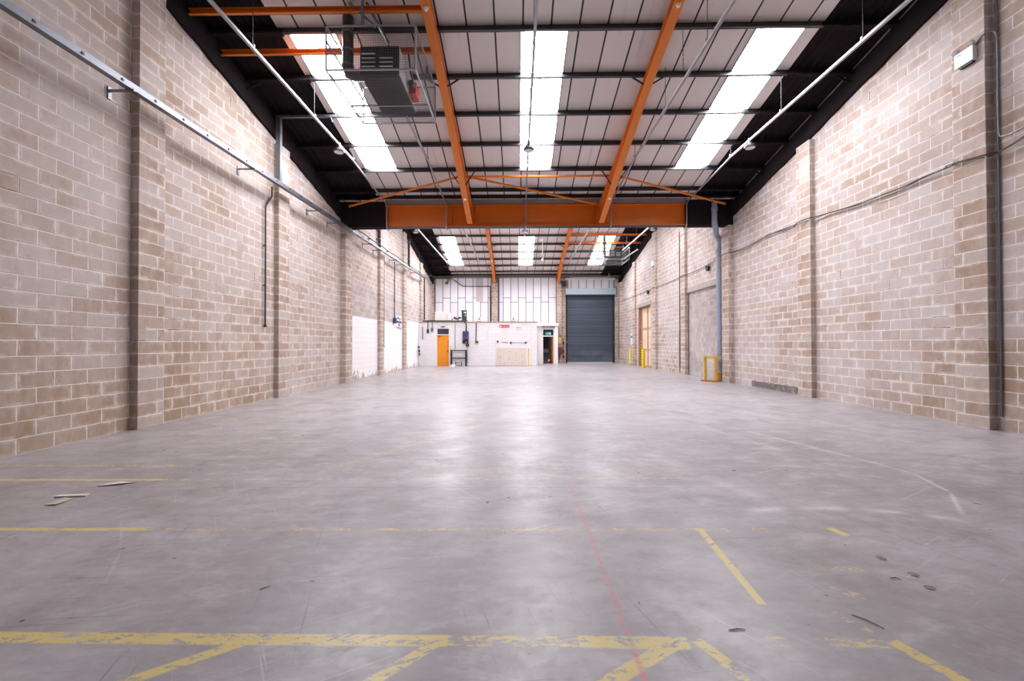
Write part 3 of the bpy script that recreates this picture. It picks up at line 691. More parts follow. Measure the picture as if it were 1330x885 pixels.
# ------------------------------------------------------------------ caged heaters
def guard(x0, x1, y0, y1, z0, z1, label, step):
    O = ((x0 + x1) / 2, y0, z0); t = thing('heater_guard', O, label, 'guard', 'wire heater guards')
    r = .014
    m = MB(O)
    for x in (x0, x1):
        for y in (y0, y1): m.bar((x, y, z0), (x, y, z1), 2 * r, 2 * r)
        for z in (z0, z1): m.bar((x, y0, z), (x, y1, z), 2 * r, 2 * r)
    for y in (y0, y1):
        for z in (z0, z1): m.bar((x0, y, z), (x1, y, z), 2 * r, 2 * r)
    ym = y0 + (y1 - y0) * .62
    m.bar((x0, ym, z0), (x1, ym, z0), 2 * r, 2 * r); m.bar((x0, y0, z0 + .66 * (z1 - z0)), (x0, y1, z0 + .66 * (z1 - z0)), 2 * r, 2 * r)
    m.build('frame', M['galv_l'], t)
    wr_ = .0028
    def grid(ax, c):
        g = MB(O)
        def lines(a, b): 
            n = max(2, int(round((b - a) / step))); return [a + (b - a) * k / n for k in range(1, n)]
        if ax == 'y':
            for x in lines(x0, x1): g.bar((x, c, z0), (x, c, z1), wr_, wr_)
            for z in lines(z0, z1): g.bar((x0, c, z), (x1, c, z), wr_, wr_)
        elif ax == 'x':
            for y in lines(y0, y1): g.bar((c, y, z0), (c, y, z1), wr_, wr_)
            for z in lines(z0, z1): g.bar((c, y0, z), (c, y1, z), wr_, wr_)
        else:
            for x in lines(x0, x1): g.bar((x, y0, c), (x, y1, c), wr_, wr_)
            for y in lines(y0, y1): g.bar((x0, y, c), (x1, y, c), wr_, wr_)
        g.build('wire_panel', M['wire'], t)
    grid('y', y0); grid('y', y1); grid('x', x0); grid('x', x1); grid('z', z0)
    return t
gt = guard(-3.86, -2.05, 8.0, 9.96, 7.06, 7.955, 'galvanised wire mesh guard around the near roof heater', .05)
O = WORLD[gt.name]
for a, b in (((-2.88, 8.02, 7.955), (-3.47, 8.2, 8.60)), ((-2.75, 8.5, 7.955), (-3.12, 8.2, 8.60)), ((-3.12, 8.0, 7.955), (-3.12, 8.0, 8.63)), ((-2.15, 9.5, 7.955), (-2.15, 9.5, 8.15)), ((-3.75, 9.5, 7.955), (-3.75, 9.5, 8.15))):
    MB(O).bar(a, b, .045, .045).build('hanger', M['galv'], gt)
def heater(x0, x1, y0, y1, z0, z1, fx, fy, ztop, label, s):
    O = ((x0 + x1) / 2, y0, z0); t = thing('unit_heater', O, label, 'heater', 'roof heaters in guards')
    cs = MB(O).box(x0, x1, y0, y1, z0, z1).build('casing', M['heater'], t, bevel=.01)
    MB(O).box(x1, x1 + .012, y0 + .03, y1 - .03, z0 + .02, z1 - .02).build('side_panel', M['heater_side'], t)
    MB(O).box(x0 + .05, x1 - .03, y0 + .05, y1 - .35, z0 - .012, z0).build('base_plate', M['heater'], t)
    wd = x1 - x0
    for k in range(4): MB(O).prism_x([(y0 - .05, z0 + .14 + k * .09), (y0, z0 + .16 + k * .09), (y0, z0 + .17 + k * .09), (y0 - .05, z0 + .16 + k * .09)], x0 + .06 * wd, x0 + .40 * wd).build('louvre', M['white'], cs)
    for k in range(3): MB(O).prism_x([(y0 - .05, z0 + .14 + k * .09), (y0, z0 + .16 + k * .09), (y0, z0 + .17 + k * .09), (y0 - .05, z0 + .16 + k * .09)], x0 + .52 * wd, x0 + .86 * wd).build('louvre', M['white'], cs)
    b = MB(O).box(x1 + .012, x1 + .17, y0 + .75, y0 + 1.1, z0 + .08, z0 + .34).build('burner', M['red'], t, bevel=.01)
    MB(O).lathe([(.07, 0), (.075, .05), (.06, .12), (.02, .13)], (x1 + .1, y0 + .70, z0 + .22), 16, (0, -1, 0)).build('burner_motor', M['black'], b, smooth=True)
    MB(O).tube([(x1 + .1, y0 + .9, z0 + .3), (x1 + .12, y0 + .5, z0 + .4), (x1 + .12, y0 + .3, z0 + .7)], .02, 8).build('gas_hose', M['black'], b, smooth=True)
    fp = MB(O).tube([(fx, fy, ztop), (fx, fy, z0 + .25), (fx + s * .04, fy, z0 + .14), (fx + s * .15, fy, z0 + .1), (x0 + .05, fy, z0 + .1)] if s > 0 else [(fx, fy, ztop), (fx, fy, z0 + .1), (x0 + .02, fy, z0 + .02)], .115 if s > 0 else .1, 18).build('flue', M['flue'], t, smooth=True)
    for zz in (z0 + .3, z0 + .62, z0 + 1.0):
        if zz < ztop - .1: MB(O).lathe([(.12, -.02), (.13, -.02), (.13, .02), (.12, .02)], (fx, fy, zz), 18).build('flue_collar', M['galv'], fp, smooth=True)
heater(-3.30, -2.48, 8.32, 9.75, 7.17, 7.78, -3.62, 8.48, zroof(8.48) - .03, 'dark brown warm air heater inside the near wire guard', 1)
g2 = guard(5.45, 7.17, 25.6, 27.5, 6.93, 7.70, 'galvanised wire mesh guard around the far roof heater', .06)
O = WORLD[g2.name]
for x, y in ((5.7, 26.5), (7.0, 26.5), (5.7, 25.62), (7.0, 25.62)):
    MB(O).bar((x, y, 7.70), (x, y, 8.2 if y > 26 else 8.42), .03, .03).build('hanger', M['galv'], g2)
heater(5.95, 6.75, 25.85, 27.2, 7.05, 7.58, 5.62, 25.8, zpb(25.8) + .1, 'dark warm air heater inside the far wire guard', -1)
t = thing('gas_pipe', (6.56, 24, 6.8), 'white pipe slanting below the far wire guard at right', 'pipe')
MB((6.56, 24, 6.8)).tube([(6.68, 22.3, 6.75), (6.68, 25.5, 6.87)], .035, 10).build('tube', M['white_tube'], t, smooth=True)
for y in (22.5, 25.3): MB((6.56, 24, 6.8)).tube([(6.68, y, 6.8), (6.68, y, zroof(y) if y < RIDGE_B else zpb(y) + .1)], .006, 6).build('hanger_rod', M['dark'], t)

# ------------------------------------------------------------------ left wall fittings
def zt(y): return 5.80 + .0165 * max(0, y - 5)
O = (-6.5, 10, 5.8)
t = thing('cable_trunking', O, 'long galvanised cable trunking on brackets along the left wall', 'trunking')
m = MB(O); m.bar((-6.5, 1.2, 5.78), (-6.5, 15.1, 5.96), .11, .11); m.build('channel', M['galv'], t)
m = MB(O); m.bar((-6.5, 15.1, 5.96), (-6.45, 15.5, 5.93), .11, .1); m.bar((-6.45, 15.5, 5.93), (-6.52, 16.2, 6.02), .10, .10); m.build('kinked_joint', M['galv'], t)
m = MB(O); m.bar((-6.52, 16.2, 6.0), (-6.52, 28.2, 6.2), .10, .10); chn = m.build('channel', M['galv'], t)
m = MB(O)
for k in range(44):
    y = 1.6 + k * .6
    if 15 < y < 16.2: continue
    m.bar((-6.44, y, (5.78 + .01295 * (y - 1.2)) if y < 15.2 else 6.0 + .0167 * (y - 16.2)), (-6.442 if True else 0, y + .035, (5.78 + .01295 * (y - 1.2)) if y < 15.2 else 6.0 + .0167 * (y - 16.2)), .012, .035)
m.build('slots', M['dark'], chn)
for y in (2.6, 4.8, 6.6, 9.7, 12.9, 14.3, 17.6, 18.9, 21.3, 22.6, 25.5):
    z = (5.78 + .01295 * (y - 1.2) if y < 15.2 else 6.0 + .0167 * (y - 16.2)) - .055
    b = MB(O); b.box(XL + .004, -6.42, y - .02, y + .02, z - .03, z); b.box(XL + .004, XL + .02, y - .03, y + .03, z - .16, z + .05); b.build('bracket', M['galv'], t)
MB(O).tube([(-6.55, 28.1, 6.18), (-6.6, 28.3, 6.05), (-6.6, 28.32, 3.25)], .05, 10).build('down_leg', M['dark'], t, smooth=True)
# second thin cable run above, beyond the column
pts = [(-6.6, 15.9, 6.1), (-6.62, 16.4, 6.25)] + [(-6.62, 17 + k * 1.2, 6.3 + .012 * k - .03 * (k % 2)) for k in range(10)] + [(-6.4, 28.4, 6.45), (-6.4, 31.8, 6.9)]
t = thing('cable_run', (-6.62, 20, 6.3), 'thin dark cable run on brackets above the far trunking', 'cable')
MB((-6.62, 20, 6.3)).tube(pts, .022, 8).build('cable', M['cable'], t, smooth=True)
for y in (17.9, 20.3, 23.0, 25.4): MB((-6.62, 20, 6.3)).box(XL + .004, -6.58, y - .02, y + .02, 6.24, 6.28).build('bracket', M['cable'], t)
# channel rising from the trunking to the roof
t = thing('cable_riser', (-6.62, 11.0, 6), 'galvanised channel rising beside second left pilaster to the roof', 'channel')
MB((-6.62, 11.0, 6)).box(-6.68, -6.56, 10.95, 11.05, 5.95, zpa(11.0) + .02).build('upright', M['galv'], t)
MB((-6.62, 11.0, 6)).box(-6.68, -5.0, 10.93, 11.0, zpa(11.0) - .04, zpa(11.0) + .02).build('cross_arm', M['galv'], t)
MB((-6.62, 11.0, 6)).bar((-5.15, 10.95, zpa(11) - .04), (-5.08, 10.9, zpa(11) - .2), .03, .03).build('cable_clip', M['galv'], t)
def drop(pts, r, label, end=True, mat='cable'):
    t = thing('conduit_drop', pts[-1], label, 'conduit', 'conduit drops on the left wall')
    MB(pts[-1]).tube(pts, r, 8).build('tube', M[mat], t, smooth=True)
    p = pts[-1]
    if end: MB(p).box(p[0] - .03, p[0] + .03, p[1] - .03, p[1] + .03, p[2] - .06, p[2]).build('end_cap', M['black'], t)
    n = 3; a = Vector(pts[-2]); b = Vector(pts[-1])
    for k in range(1, n): 
        q = a.lerp(b, k / n); MB(p).box(XL + .004, q.x + .02, q.y - .02, q.y + .02, q.z - .015, q.z + .015).build('clip', M[mat], t)
    return t
drop([(-6.80, 10.98, 5.88), (-6.80, 10.97, 5.62), (-6.80, 10.70, 5.25), (-6.80, 10.70, 2.04)], .022, 'dark conduit drop beside second left pilaster, ending at chest height')
drop([(-6.80, 20.3, 6.05), (-6.80, 20.3, 1.42)], .024, 'long dark conduit drop reaching low on the white painted wall')
dp = drop([(-6.80, 22.07, 6.1), (-6.80, 22.07, 2.95)], .022, 'dark conduit drop ending at blue switch box beside notice', False)
MB((-6.80, 22.07, 2.95)).box(XL + .004, -6.70, 21.95, 22.19, 2.68, 2.98).build('switch_box', M['blue'], dp, bevel=.01)
for y, z0, z1, lab in ((19.40, 6.35, 7.3, 'dark upright pipe above the trunking beside fourth left pilaster'), (24.7, 6.5, 8.04, 'dark upright pipe above the trunking beside fifth left pilaster')):
    t = thing('upright_pipe', (-6.72, y, z0), lab, 'pipe'); MB((-6.72, y, z0)).tube([(-6.72, y, z0 - .25), (-6.72, y, z1)], .07, 10).build('tube', M['dark'], t, smooth=True)
    for z in (z0 + .3, z1 - .2): MB((-6.72, y, z0)).box(XL + .004, -6.64, y - .09, y + .09, z - .02, z + .02).build('clip', M['galv'], t)
# notice on the left wall
O = (XL, 23.0, 2.85)
t = thing('notice_board', O, 'white notice with blue middle band on the white painted left wall', 'sign')
MB(O).box(XL + .003, XL + .03, 22.5, 23.5, 2.52, 3.16).build('board', M['white'], t)
MB(O).box(XL + .03, XL + .034, 22.55, 23.45, 2.74, 2.86).build('blue_band', M['blue'], t)
for y0, y1, z0, z1 in ((22.7, 22.95, 2.94, 3.10), (23.05, 23.3, 2.92, 3.04), (22.85, 23.15, 2.57, 2.70)):
    MB(O).box(XL + .03, XL + .034, y0, y1, z0, z1).build('pictogram', M['galv'], t)
MB(O).bar((XL + .02, 22.6, 2.47), (XL + .02, 23.5, 2.44), .03, .03).build('lower_batten', M['rust'], t)
t = thing('valve_cluster', (-6.7, 27.5, 1.0), 'dark pipe valve cluster at the far end of the white left wall', 'valve')
MB((-6.7, 27.5, 1.0)).tube([(-6.78, 27.4, 2.9), (-6.78, 27.4, .2)], .02, 8).build('pipe', M['white_tube'], t, smooth=True)
for z, r in ((1.32, .09), (1.05, .11), (.82, .1)): MB((-6.7, 27.5, 1.0)).lathe([(r * .6, 0), (r, .03), (r, .08), (r * .5, .1)], (-6.80, 27.4 + (1.1 - z) * .3, z), 14, (1, 0, 0)).build('valve', M['dark'], t, smooth=True)

# ------------------------------------------------------------------ right wall fittings
cab = [(8.2, 6.2, 4.98), (8.2, 6.6, 4.83), (8.2, 6.9, 4.77), (8.1, 7.05, 4.77), (8.1, 7.5, 4.84), (8.2, 7.65, 4.85), (8.23, 8.2, 4.87), (8.23, 8.6, 4.84), (8.23, 9.05, 4.85), (8.23, 9.76, 4.87), (8.23, 10.6, 4.95), (8.2, 11.1, 4.99), (8.1, 11.25, 5.0), (8.1, 11.7, 5.0), (8.23, 11.9, 5.02), (8.23, 13.15, 5.06), (8.23, 14.2, 4.99), (8.2, 15.3, 4.99), (8.06, 15.45, 4.99), (8.06, 15.9, 4.98), (8.23, 16.7, 4.97), (8.23, 18.2, 4.88), (8.2, 19.5, 4.86), (8.11, 19.6, 4.86), (8.11, 20.1, 4.86), (8.23, 20.4, 4.87), (8.23, 21.74, 4.86), (8.2, 23.7, 4.87), (8.11, 23.8, 4.88), (8.11, 24.3, 4.88), (8.23, 24.5, 4.88), (8.2, 27.8, 4.88), (8.11, 28., 4.88), (8.11, 28.4, 4.88), (8.23, 28.6, 4.88), (8.23, 31.4, 4.92)]
def smooth_path(p, n=4):
    p = [Vector(q) for q in p]; out = []
    for i in range(len(p) - 1):
        a, b, c, d = p[max(i - 1, 0)], p[i], p[i + 1], p[min(i + 2, len(p) - 1)]
        for k in range(n):
            u = k / n; out.append(.5 * ((2 * b) + (c - a) * u + (2 * a - 5 * b + 4 * c - d) * u * u + (-a + 3 * b - 3 * c + d) * u ** 3))
    return out + [p[-1]]
t = thing('wall_cable', (8.23, 12, 4.9), 'dark sagging cable strung along the whole right wall', 'cable')
MB((8.23, 12, 4.9)).tube(smooth_path(cab), .014, 6).build('main_cable', M['cable'], t, smooth=True)
MB((8.23, 12, 4.9)).tube(smooth_path([(x - .01, y + .1, z - .03 - .035 * math.sin(y * 2.3)) for x, y, z in cab[:18]]), .009, 6).build('second_strand', M['cable'], t, smooth=True)
for y, z in ((17.4, 4.86), (25.3, 4.85)): MB((8.23, 12, 4.9)).prism_x([(y - .16, z - .02), (y + .12, z + .05), (y - .02, z - .22), (y - .14, z - .2)], 8.16, 8.25).build('junction_box', M['black'], t)
t = thing('corner_conduit', (8.22, 6.93, 2), 'grey vertical conduit in the corner of the nearest right pilaster', 'conduit')
MB((8.22, 6.93, 2)).tube([(8.25, 6.95, 8.3), (8.25, 6.95, .25)], .016, 8).build('tube', M['galv'], t, smooth=True)
MB((8.22, 6.93, 2)).tube(smooth_path([(8.10, 7.14, 6.78), (8.12, 7.0, 6.88), (8.17, 6.9, 6.82), (8.18, 6.88, 6.5), (8.18, 6.88, 5.2), (8.18, 6.8, 4.98), (8.2, 6.5, 5.0)]), .013, 8).build('feed_cable', M['galv'], t, smooth=True)
def flood(x, y0, y1, z0, z1, label, s=1.):
    O = (x, (y0 + y1) / 2, z0); t = thing('emergency_light', O, label, 'emergency light', 'twin spot emergency lights')
    MB(O).box(x - .08, x, y0, y1, z0, z1).build('case', M['white'], t, bevel=.006)
    MB(O).box(x - .083, x - .079, y1 - .11, y1 - .03, z1 - .055, z1 - .035).build('blue_mark', plain('blue print', (.05, .3, .7), .5), t)
    MB(O).box(x - .06, x, y0 + .03, y1 - .06, z0 - .03, z0 - .004).build('dark_strip', M['dark'], t)  # dark strip below the white case
    for yy, dy in ((y0 + .05, -.25), (y1 - .0, .5)):
        c = Vector((x - .05, yy, z1 + .045)); ax = Vector((-.75, -.5, -.1)).normalized()
        sh = MB(O).lathe([(.02, -.03), (.042, -.01), (.05, .03), (.046, .035)], c, 16, ax).build('spot_head', M['galv_l'], t, smooth=True)
        MB(O).lathe([(.043, .034), (.03, .038), (.005, .04)], c, 16, ax).build('spot_lens', M['lens'], sh, smooth=True)
        MB(O).tube([(x - .05, yy, z1 - .01), c], .012, 8).build('stem', M['dark'], t)
flood(8.14, 7.14, 7.44, 6.53, 6.79, 'white twin spot emergency light high on nearest right pilaster')
flood(8.14, 23.85, 24.2, 6.15, 6.45, 'white twin spot emergency light high on a far right pilaster')
# downpipe
O = (8.12, 16.06, 0)
t = thing('drain_pipe', O, 'blue grey rainwater pipe with swan neck beside the right column', 'pipe')
MB(O).tube(smooth_path([(7.49, 15.26, 6.86), (7.49, 15.26, 6.5), (7.49, 15.26, 6.12), (7.53, 15.28, 5.97), (7.72, 15.62, 5.87), (7.91, 16.0, 5.84), (8.05, 16.12, 5.78), (8.09, 16.14, 5.62), (8.09, 16.14, 5.3), (8.09, 16.14, .3)], 3), .1, 18).build('pipe', M['pvc'], t, smooth=True); dpp = [c for c in t.children if c.name.startswith('pipe')][0]
for z in (5.25, 3.0, 1.1): MB(O).lathe([(.1, -.04), (.122, -.04), (.122, .04), (.1, .04)], (8.09, 16.14, z), 18).build('collar', M['pvc'], dpp, smooth=True)
MB(O).lathe([(.1, -.06), (.118, -.06), (.118, .06), (.1, .06)], (7.49, 15.26, 6.62), 18).build('collar', M['pvc'], dpp, smooth=True)
MB(O).lathe([(.15, 0), (.15, .14), (.125, .17), (.125, .34), (.1, .36)], (8.09, 16.14, 0), 18).build('shoe', M['rust'], t, smooth=True)
# hoop barrier
O = (7.7, 16.0, 0)
t = thing('hoop_barrier', O, 'worn yellow guard rail around the foot of the drain pipe', 'barrier')
for x, y in ((7.52, 16.17), (7.80, 15.86)): MB(O).box(x - .045, x + .045, y - .045, y + .045, .03, .96).build('post', M['yellow_w'], t)
m = MB(O); m.bar((7.47, 16.17, .96), (7.95, 16.17, .96), .09, .09); m.bar((7.52, 16.17, .965), (7.8, 15.86, .965), .085, .085); m.bar((7.8, 15.86, .96), (8.0, 15.86, .96), .085, .085); m.build('top_rail', M['yellow_w'], t)
m = MB(O); m.bar((7.42, 16.25, .03), (7.85, 15.78, .03), .16, .06); m.box(7.75, 7.94, 15.78, 15.9, 0, .06); m.build('base_plate', M['rust'], t)
# bollards
def bollard(x, y, label, base):
    t = thing('bollard', (x, y, 0), label, 'bollard', 'yellow bollards by the timber doorway')
    MB((x, y, 0)).lathe([(.072, 0), (.072, 1.15), (.06, 1.185), (.02, 1.2)], (x, y, 0), 18).build('post', M['yellow'], t, smooth=True)
    if base: MB((x, y, 0)).lathe([(.15, 0), (.15, .1), (.1, .16), (.072, .17)], (x, y, 0), 12).build('footing', M['concrete'], t)
    else: MB((x, y, 0)).box(x + .05, x + .17, y - .06, y + .06, 0, .1).build('foot_block', M['yellow_w'], t)
bollard(7.88, 28.1, 'yellow bollard with concrete footing, beyond the timber doorway', True)
bollard(7.9, 25.35, 'yellow bollard without footing, in front of the timber doorway', False)
# timber doors
dn = struct(MB((8.5, 26.25, 0)).box(8.52, 8.56, 25.0, 27.5, 0, 3.97).build('door_4', M['ply']))
for y in (25.04, 26.2, 27.4): MB((8.5, 26.25, 0)).box(8.47, 8.52, y - .045, y + .045, 0, 3.97).build('stile', M['timber'], dn)
for z in (.06, 1.15, 2.54, 3.9): MB((8.5, 26.25, 0)).box(8.48, 8.52, 25.0, 27.45, z - .045, z + .045).build('rail', M['timber'], dn)
MB((8.5, 26.25, 0)).box(8.44, 8.52, 26.85, 27.05, 0, 1.15).build('prop', M['yellow_w'], dn)
t = thing('wall_notice', (8.26, 29.0, 1.9), 'small white paper notice on right wall near the shutter', 'notice')
MB((8.26, 29.0, 1.9)).box(XR - .012, XR, 28.85, 29.45, 1.45, 2.25).build('sheet', M['white'], t)
MB((8.26, 29.0, 1.9)).box(XR - .014, XR - .012, 28.95, 29.35, 1.95, 2.1).build('print_line', M['galv'], t)
t = thing('door_conduit', (8.2, 19.9, 1), 'galvanised conduit pair beside fourth right pilaster', 'conduit')
for dy, z0 in ((.62, 2.3), (.75, .3)): MB((8.2, 19.9, 1)).tube([(XR - .03, 19.71 + dy, z0), (XR - .03, 19.71 + dy, 7.2)], .025, 8).build('tube', M['galv'], t, smooth=True)
MB((8.2, 19.9, 1)).box(XR - .06, XR - .004, 20.5, 20.6, .02, 2.2).build('capping', M['card'], t)

# ------------------------------------------------------------------ white office box at the far left
YF = 27.9
ob = MB()
def front(x0, x1, z0, z1): ob.box(x0, x1, YF, YF + .2, z0, z1)
front(XL, -5.66, 0, 3.0); front(-5.66, -4.73, 2.66, 3.0); front(-4.73, 1.33, 0, 3.0)
ob.box(1.13, 1.33, YF + .2, 30.8, 0, 3.0); ob.box(1.33, 1.5, 30.6, 30.8, 0, 3.0)
off = struct(ob.build('wall_office', M['office']))
MB().box(XL, 1.4, YF - .04, 32.1, 3.0, 3.1).build('roof_slab', M['concrete'], off)
MB().box(1.4, 3.1, 30.5, 32.1, 3.0, 3.1).build('roof_slab', M['offwhite'], off)
MB().box(XL, 1.33, YF - .025, YF, 2.86, 2.93).build('conduit_rail', M['offwhite'], off)
MB((-2, YF, 0)).box(-2.06, -1.53, YF - .06, YF, 0, 2.86).build('pilaster', M['office'], off, bevel=.005)
MB((1, YF, 0)).box(.98, 1.35, YF - .05, YF, 0, 2.9).build('pilaster', M['office'], off, bevel=.005)
# lobby
MB().box(1.4, 1.9, 30.72, 30.8, 0, 2.9).build('lobby_panel', M['offwhite'], off)
MB().box(1.4, 3.12, 30.45, 30.85, 2.9, 3.04).build('lobby_beam', M['white'], off)
MB().box(2.86, 3.08, 30.55, 30.85, 0, 2.9).build('lobby_post', M['white'], off)
MB().box(1.9, 2.86, 30.74, 30.82, 2.70, 2.9).build('lobby_head', M['card'], off)
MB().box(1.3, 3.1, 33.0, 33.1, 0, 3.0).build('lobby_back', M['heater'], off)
def office_door(x0, x1, ztop):
    pass
# orange door
d1 = struct(MB((-5.2, YF, 0)).box(-5.60, -4.79, YF + .03, YF + .075, .01, 2.15).build('door_1', M['door']))
O = (-5.2, YF, 0)
m = MB(O); m.box(-5.66, -5.60, YF - .02, YF + .12, 0, 2.66); m.box(-4.79, -4.73, YF - .02, YF + .12, 0, 2.66); m.box(-5.6, -4.79, YF - .02, YF + .12, 2.6, 2.66); m.box(-5.6, -4.79, YF - .02, YF + .12, 2.155, 2.21); m.build('frame', M['offwhite'], d1)
MB(O).box(-5.6, -4.79, YF + .05, YF + .07, 2.21, 2.6).build('transom_pane', M['glassdark'], d1)
MB(O).box(-5.21, -5.18, YF + .03, YF + .06, 2.21, 2.6).build('glazing_bar', M['dark'], d1)
m = MB(O); m.box(-5.55, -5.38, YF - .03, YF + .03, 2.08, 2.13); m.bar((-5.40, YF - .02, 2.11), (-5.52, YF - .04, 1.98), .02, .02); m.build('door_closer', M['galv'], d1)
for z in (1.62, 1.38): MB(O).box(-4.88, -4.82, YF + .0, YF + .03, z, z + .1).build('lock_plate', M['galv'], d1)
m = MB(O); m.box(-4.87, -4.83, YF + .005, YF + .03, .95, 1.12); m.tube([(-4.85, YF - .03, 1.05), (-4.96, YF - .03, 1.05)], .011, 8); m.build('handle', M['dark'], d1)
MB(O).box(-5.34, -5.06, YF - .05, YF - .0, 2.70, 2.76).build('head_fitting', M['dark'], d1)
# exit door
YD = 30.72
O = (2.36, YD, 0)
m = MB(O); m.box(1.90, 1.965, YD - .03, YD + .1, 0, 2.7); m.box(2.76, 2.86, YD - .03, YD + .1, 0, 2.7); m.box(1.965, 2.76, YD - .03, YD + .1, 2.63, 2.7); m.box(1.965, 2.76, YD - .03, YD + .1, 2.09, 2.17)
d2 = struct(m.build('door_2', M['offwhite']))
MB(O).box(1.965, 2.76, YD + .03, YD + .045, 2.17, 2.63).build('transom_pane', M['glassdark'], d2)
lf = MB(O).prism_y([(2.70, .01), (2.755, .01), (2.755, 2.08), (2.70, 2.08)], YD + .1, YD + .85).build('door_leaf', M['door'], d2)
MB(O).bar((2.56, YD + .75, .01), (2.56, YD + .75, 2.08), .06, .06).build('inner_stile', M['heater'], d2)
m = MB(O)
m.box(1.95, 2.62, YD + .9, YD + .95, .85, 1.12); m.box(1.95, 2.62, YD + .9, YD + .95, .05, .2); m.box(2.48, 2.62, YD + .9, YD + .95, .05, 2.1); m.box(1.9, 1.98, YD + .9, YD + .95, .05, 2.1)
m.build('inner_door_frame', plain('mauve grey inner door', (.16, .12, .14), .5), d2)
MB(O).box(1.95, 2.6, YD + .92, YD + .93, .1, 2.1).build('inner_glazing', M['glassdark'], d2)
# exit sign
def exit_sign(x, y, z, w, h, label):
    O = (x, y, z); t = thing('exit_sign', O, label, 'sign', 'green exit signs')
    MB(O).box(x - w / 2, x + w / 2, y - .02, y, z - h / 2, z + h / 2).build('plate', M['green'], t)
    m = MB(O); s = h / .2
    cx = x + w * .16                                             # running figure
    m.lathe([(.02 * s, 0), (.02 * s, .004)], (cx + .01 * s, y - .02, z + .065 * s), 12, (0, -1, 0))
    for a, b in (((0, .04), (-.015, -.02)), ((-.015, -.02), (.035, -.04)), ((.035, -.04), (.035, -.08)), ((-.015, -.02), (-.045, -.06)), ((-.045, -.06), (-.075, -.06)), ((0, .035), (.045, .01)), ((0, .035), (-.045, .02))):
        m.bar((cx + a[0] * s, y - .022, z + a[1] * s), (cx + b[0] * s, y - .022, z + b[1] * s), .004, .02 * s)
    m.build('running_figure', M['white'], t)
    m = MB(O); ax = x - w * .22
    m.bar((ax, y - .022, z + .05 * s), (ax, y - .022, z - .05 * s), .004, .02 * s, up=(1, 0, 0)); m.bar((ax, y - .022, z - .06 * s), (ax - .04 * s, y - .022, z - .02 * s), .004, .02 * s); m.bar((ax, y - .022, z - .06 * s), (ax + .04 * s, y - .022, z - .02 * s), .004, .02 * s)
    m.build('arrow', M['white'], t)
    MB(O).box(x + w * .34, x + w * .46, y - .024, y - .02, z - h * .4, z + h * .4).build('door_symbol', M['white'], t)
exit_sign(2.35, YD - .0, 2.32, .44, .21, 'green exit sign across the dark transom of the rear doorway')
t = thing('exit_light_box', (2.3, 30.7, 2.8), 'pale green exit light box above the rear doorway', 'sign')
MB((2.3, 30.7, 2.8)).box(2.1, 2.48, 30.62, 30.74, 2.72, 2.87).build('case', M['offwhite'], t, bevel=.01)
MB((2.3, 30.7, 2.8)).box(2.13, 2.45, 30.61, 30.62, 2.74, 2.85).build('legend', plain('pale green print', (.25, .5, .42), .5), t)
# fire extinguisher
O = (2.44, 31.2, 0)
t = thing('fire_extinguisher', O, 'red fire extinguisher standing just inside the rear doorway', 'fire extinguisher')
MB(O).lathe([(.07, 0), (.075, .03), (.075, .36), (.05, .42), (.02, .44)], O, 16).build('cylinder', M['red'], t, smooth=True); cyl = t.children[0]
MB(O).lathe([(.076, .2), (.076, .3)], O, 16).build('label_band', M['white'], cyl, smooth=True)
m = MB(O); m.box(2.42, 2.46, 31.16, 31.2, .44, .49); m.bar((2.44, 31.2, .5), (2.44, 31.08, .53), .02, .015); m.build('valve', M['black'], t)
# hose reel and yellow signs on rear pier
O = (3.30, 31.75, .9)
t = thing('hose_reel', O, 'maroon fire hose reel on brick pier beside the shutter', 'hose reel')
MB(O).lathe([(.22, 0), (.30, .01), (.30, .04), (.18, .05), (.18, .16), (.30, .17), (.30, .2), (.06, .21)], (3.31, 31.72, .95), 28, (0, -1, 0)).build('drum', M['maroon'], t, smooth=True)
MB(O).lathe([(.19, .05), (.26, .06), (.26, .155), (.19, .16)], (3.31, 31.72, .95), 28, (0, -1, 0)).build('hose', M['black'], t, smooth=True)
MB(O).tube([(3.33, 31.6, .68), (3.34, 31.62, .4), (3.3, 31.66, .3)], .02, 8).build('hose_tail', M['black'], t, smooth=True)
for z, lab in ((1.91, 'upper yellow square sign on brick pier above the hose reel'), (1.67, 'lower yellow square sign on brick pier above the hose reel')):
    t = thing('safety_sign', (3.34, 31.75, z), lab, 'sign', 'yellow signs on the pier')
    MB((3.34, 31.75, z)).box(3.23, 3.45, 31.735, 31.75, z - .1, z + .1).build('plate', M['yellow'], t)
    MB((3.34, 31.75, z)).box(3.26, 3.42, 31.732, 31.735, z + .06, z + .085).build('white_strip', M['white'], t)
t = thing('shutter_control', (3.68, 32.05, 1), 'black shutter control boxes and cable on brick pier', 'control box')
MB((3.68, 32.05, 1)).tube([(3.68, 32.03, 2.0), (3.68, 32.03, .4)], .02, 8).build('cable', M['black'], t)
for z in (.95, .5, 1.6): MB((3.68, 32.05, 1)).box(3.62, 3.74, 31.97, 32.05, z - .08, z + .08).build('box', M['black'], t, bevel=.008)
t = thing('motor_box', (3.65, 32.0, 6.3), 'dark box mounted at the top of brick pier left of hood', 'box')
MB((3.65, 32.0, 6.3)).box(3.52, 3.9, 31.95, 32.2, 6.18, 6.56).build('case', M['dark'], t, bevel=.01)
MB((3.65, 32.0, 6.3)).box(3.56, 3.86, 31.94, 31.95, 6.22, 6.52).build('lid', M['dark'], t)
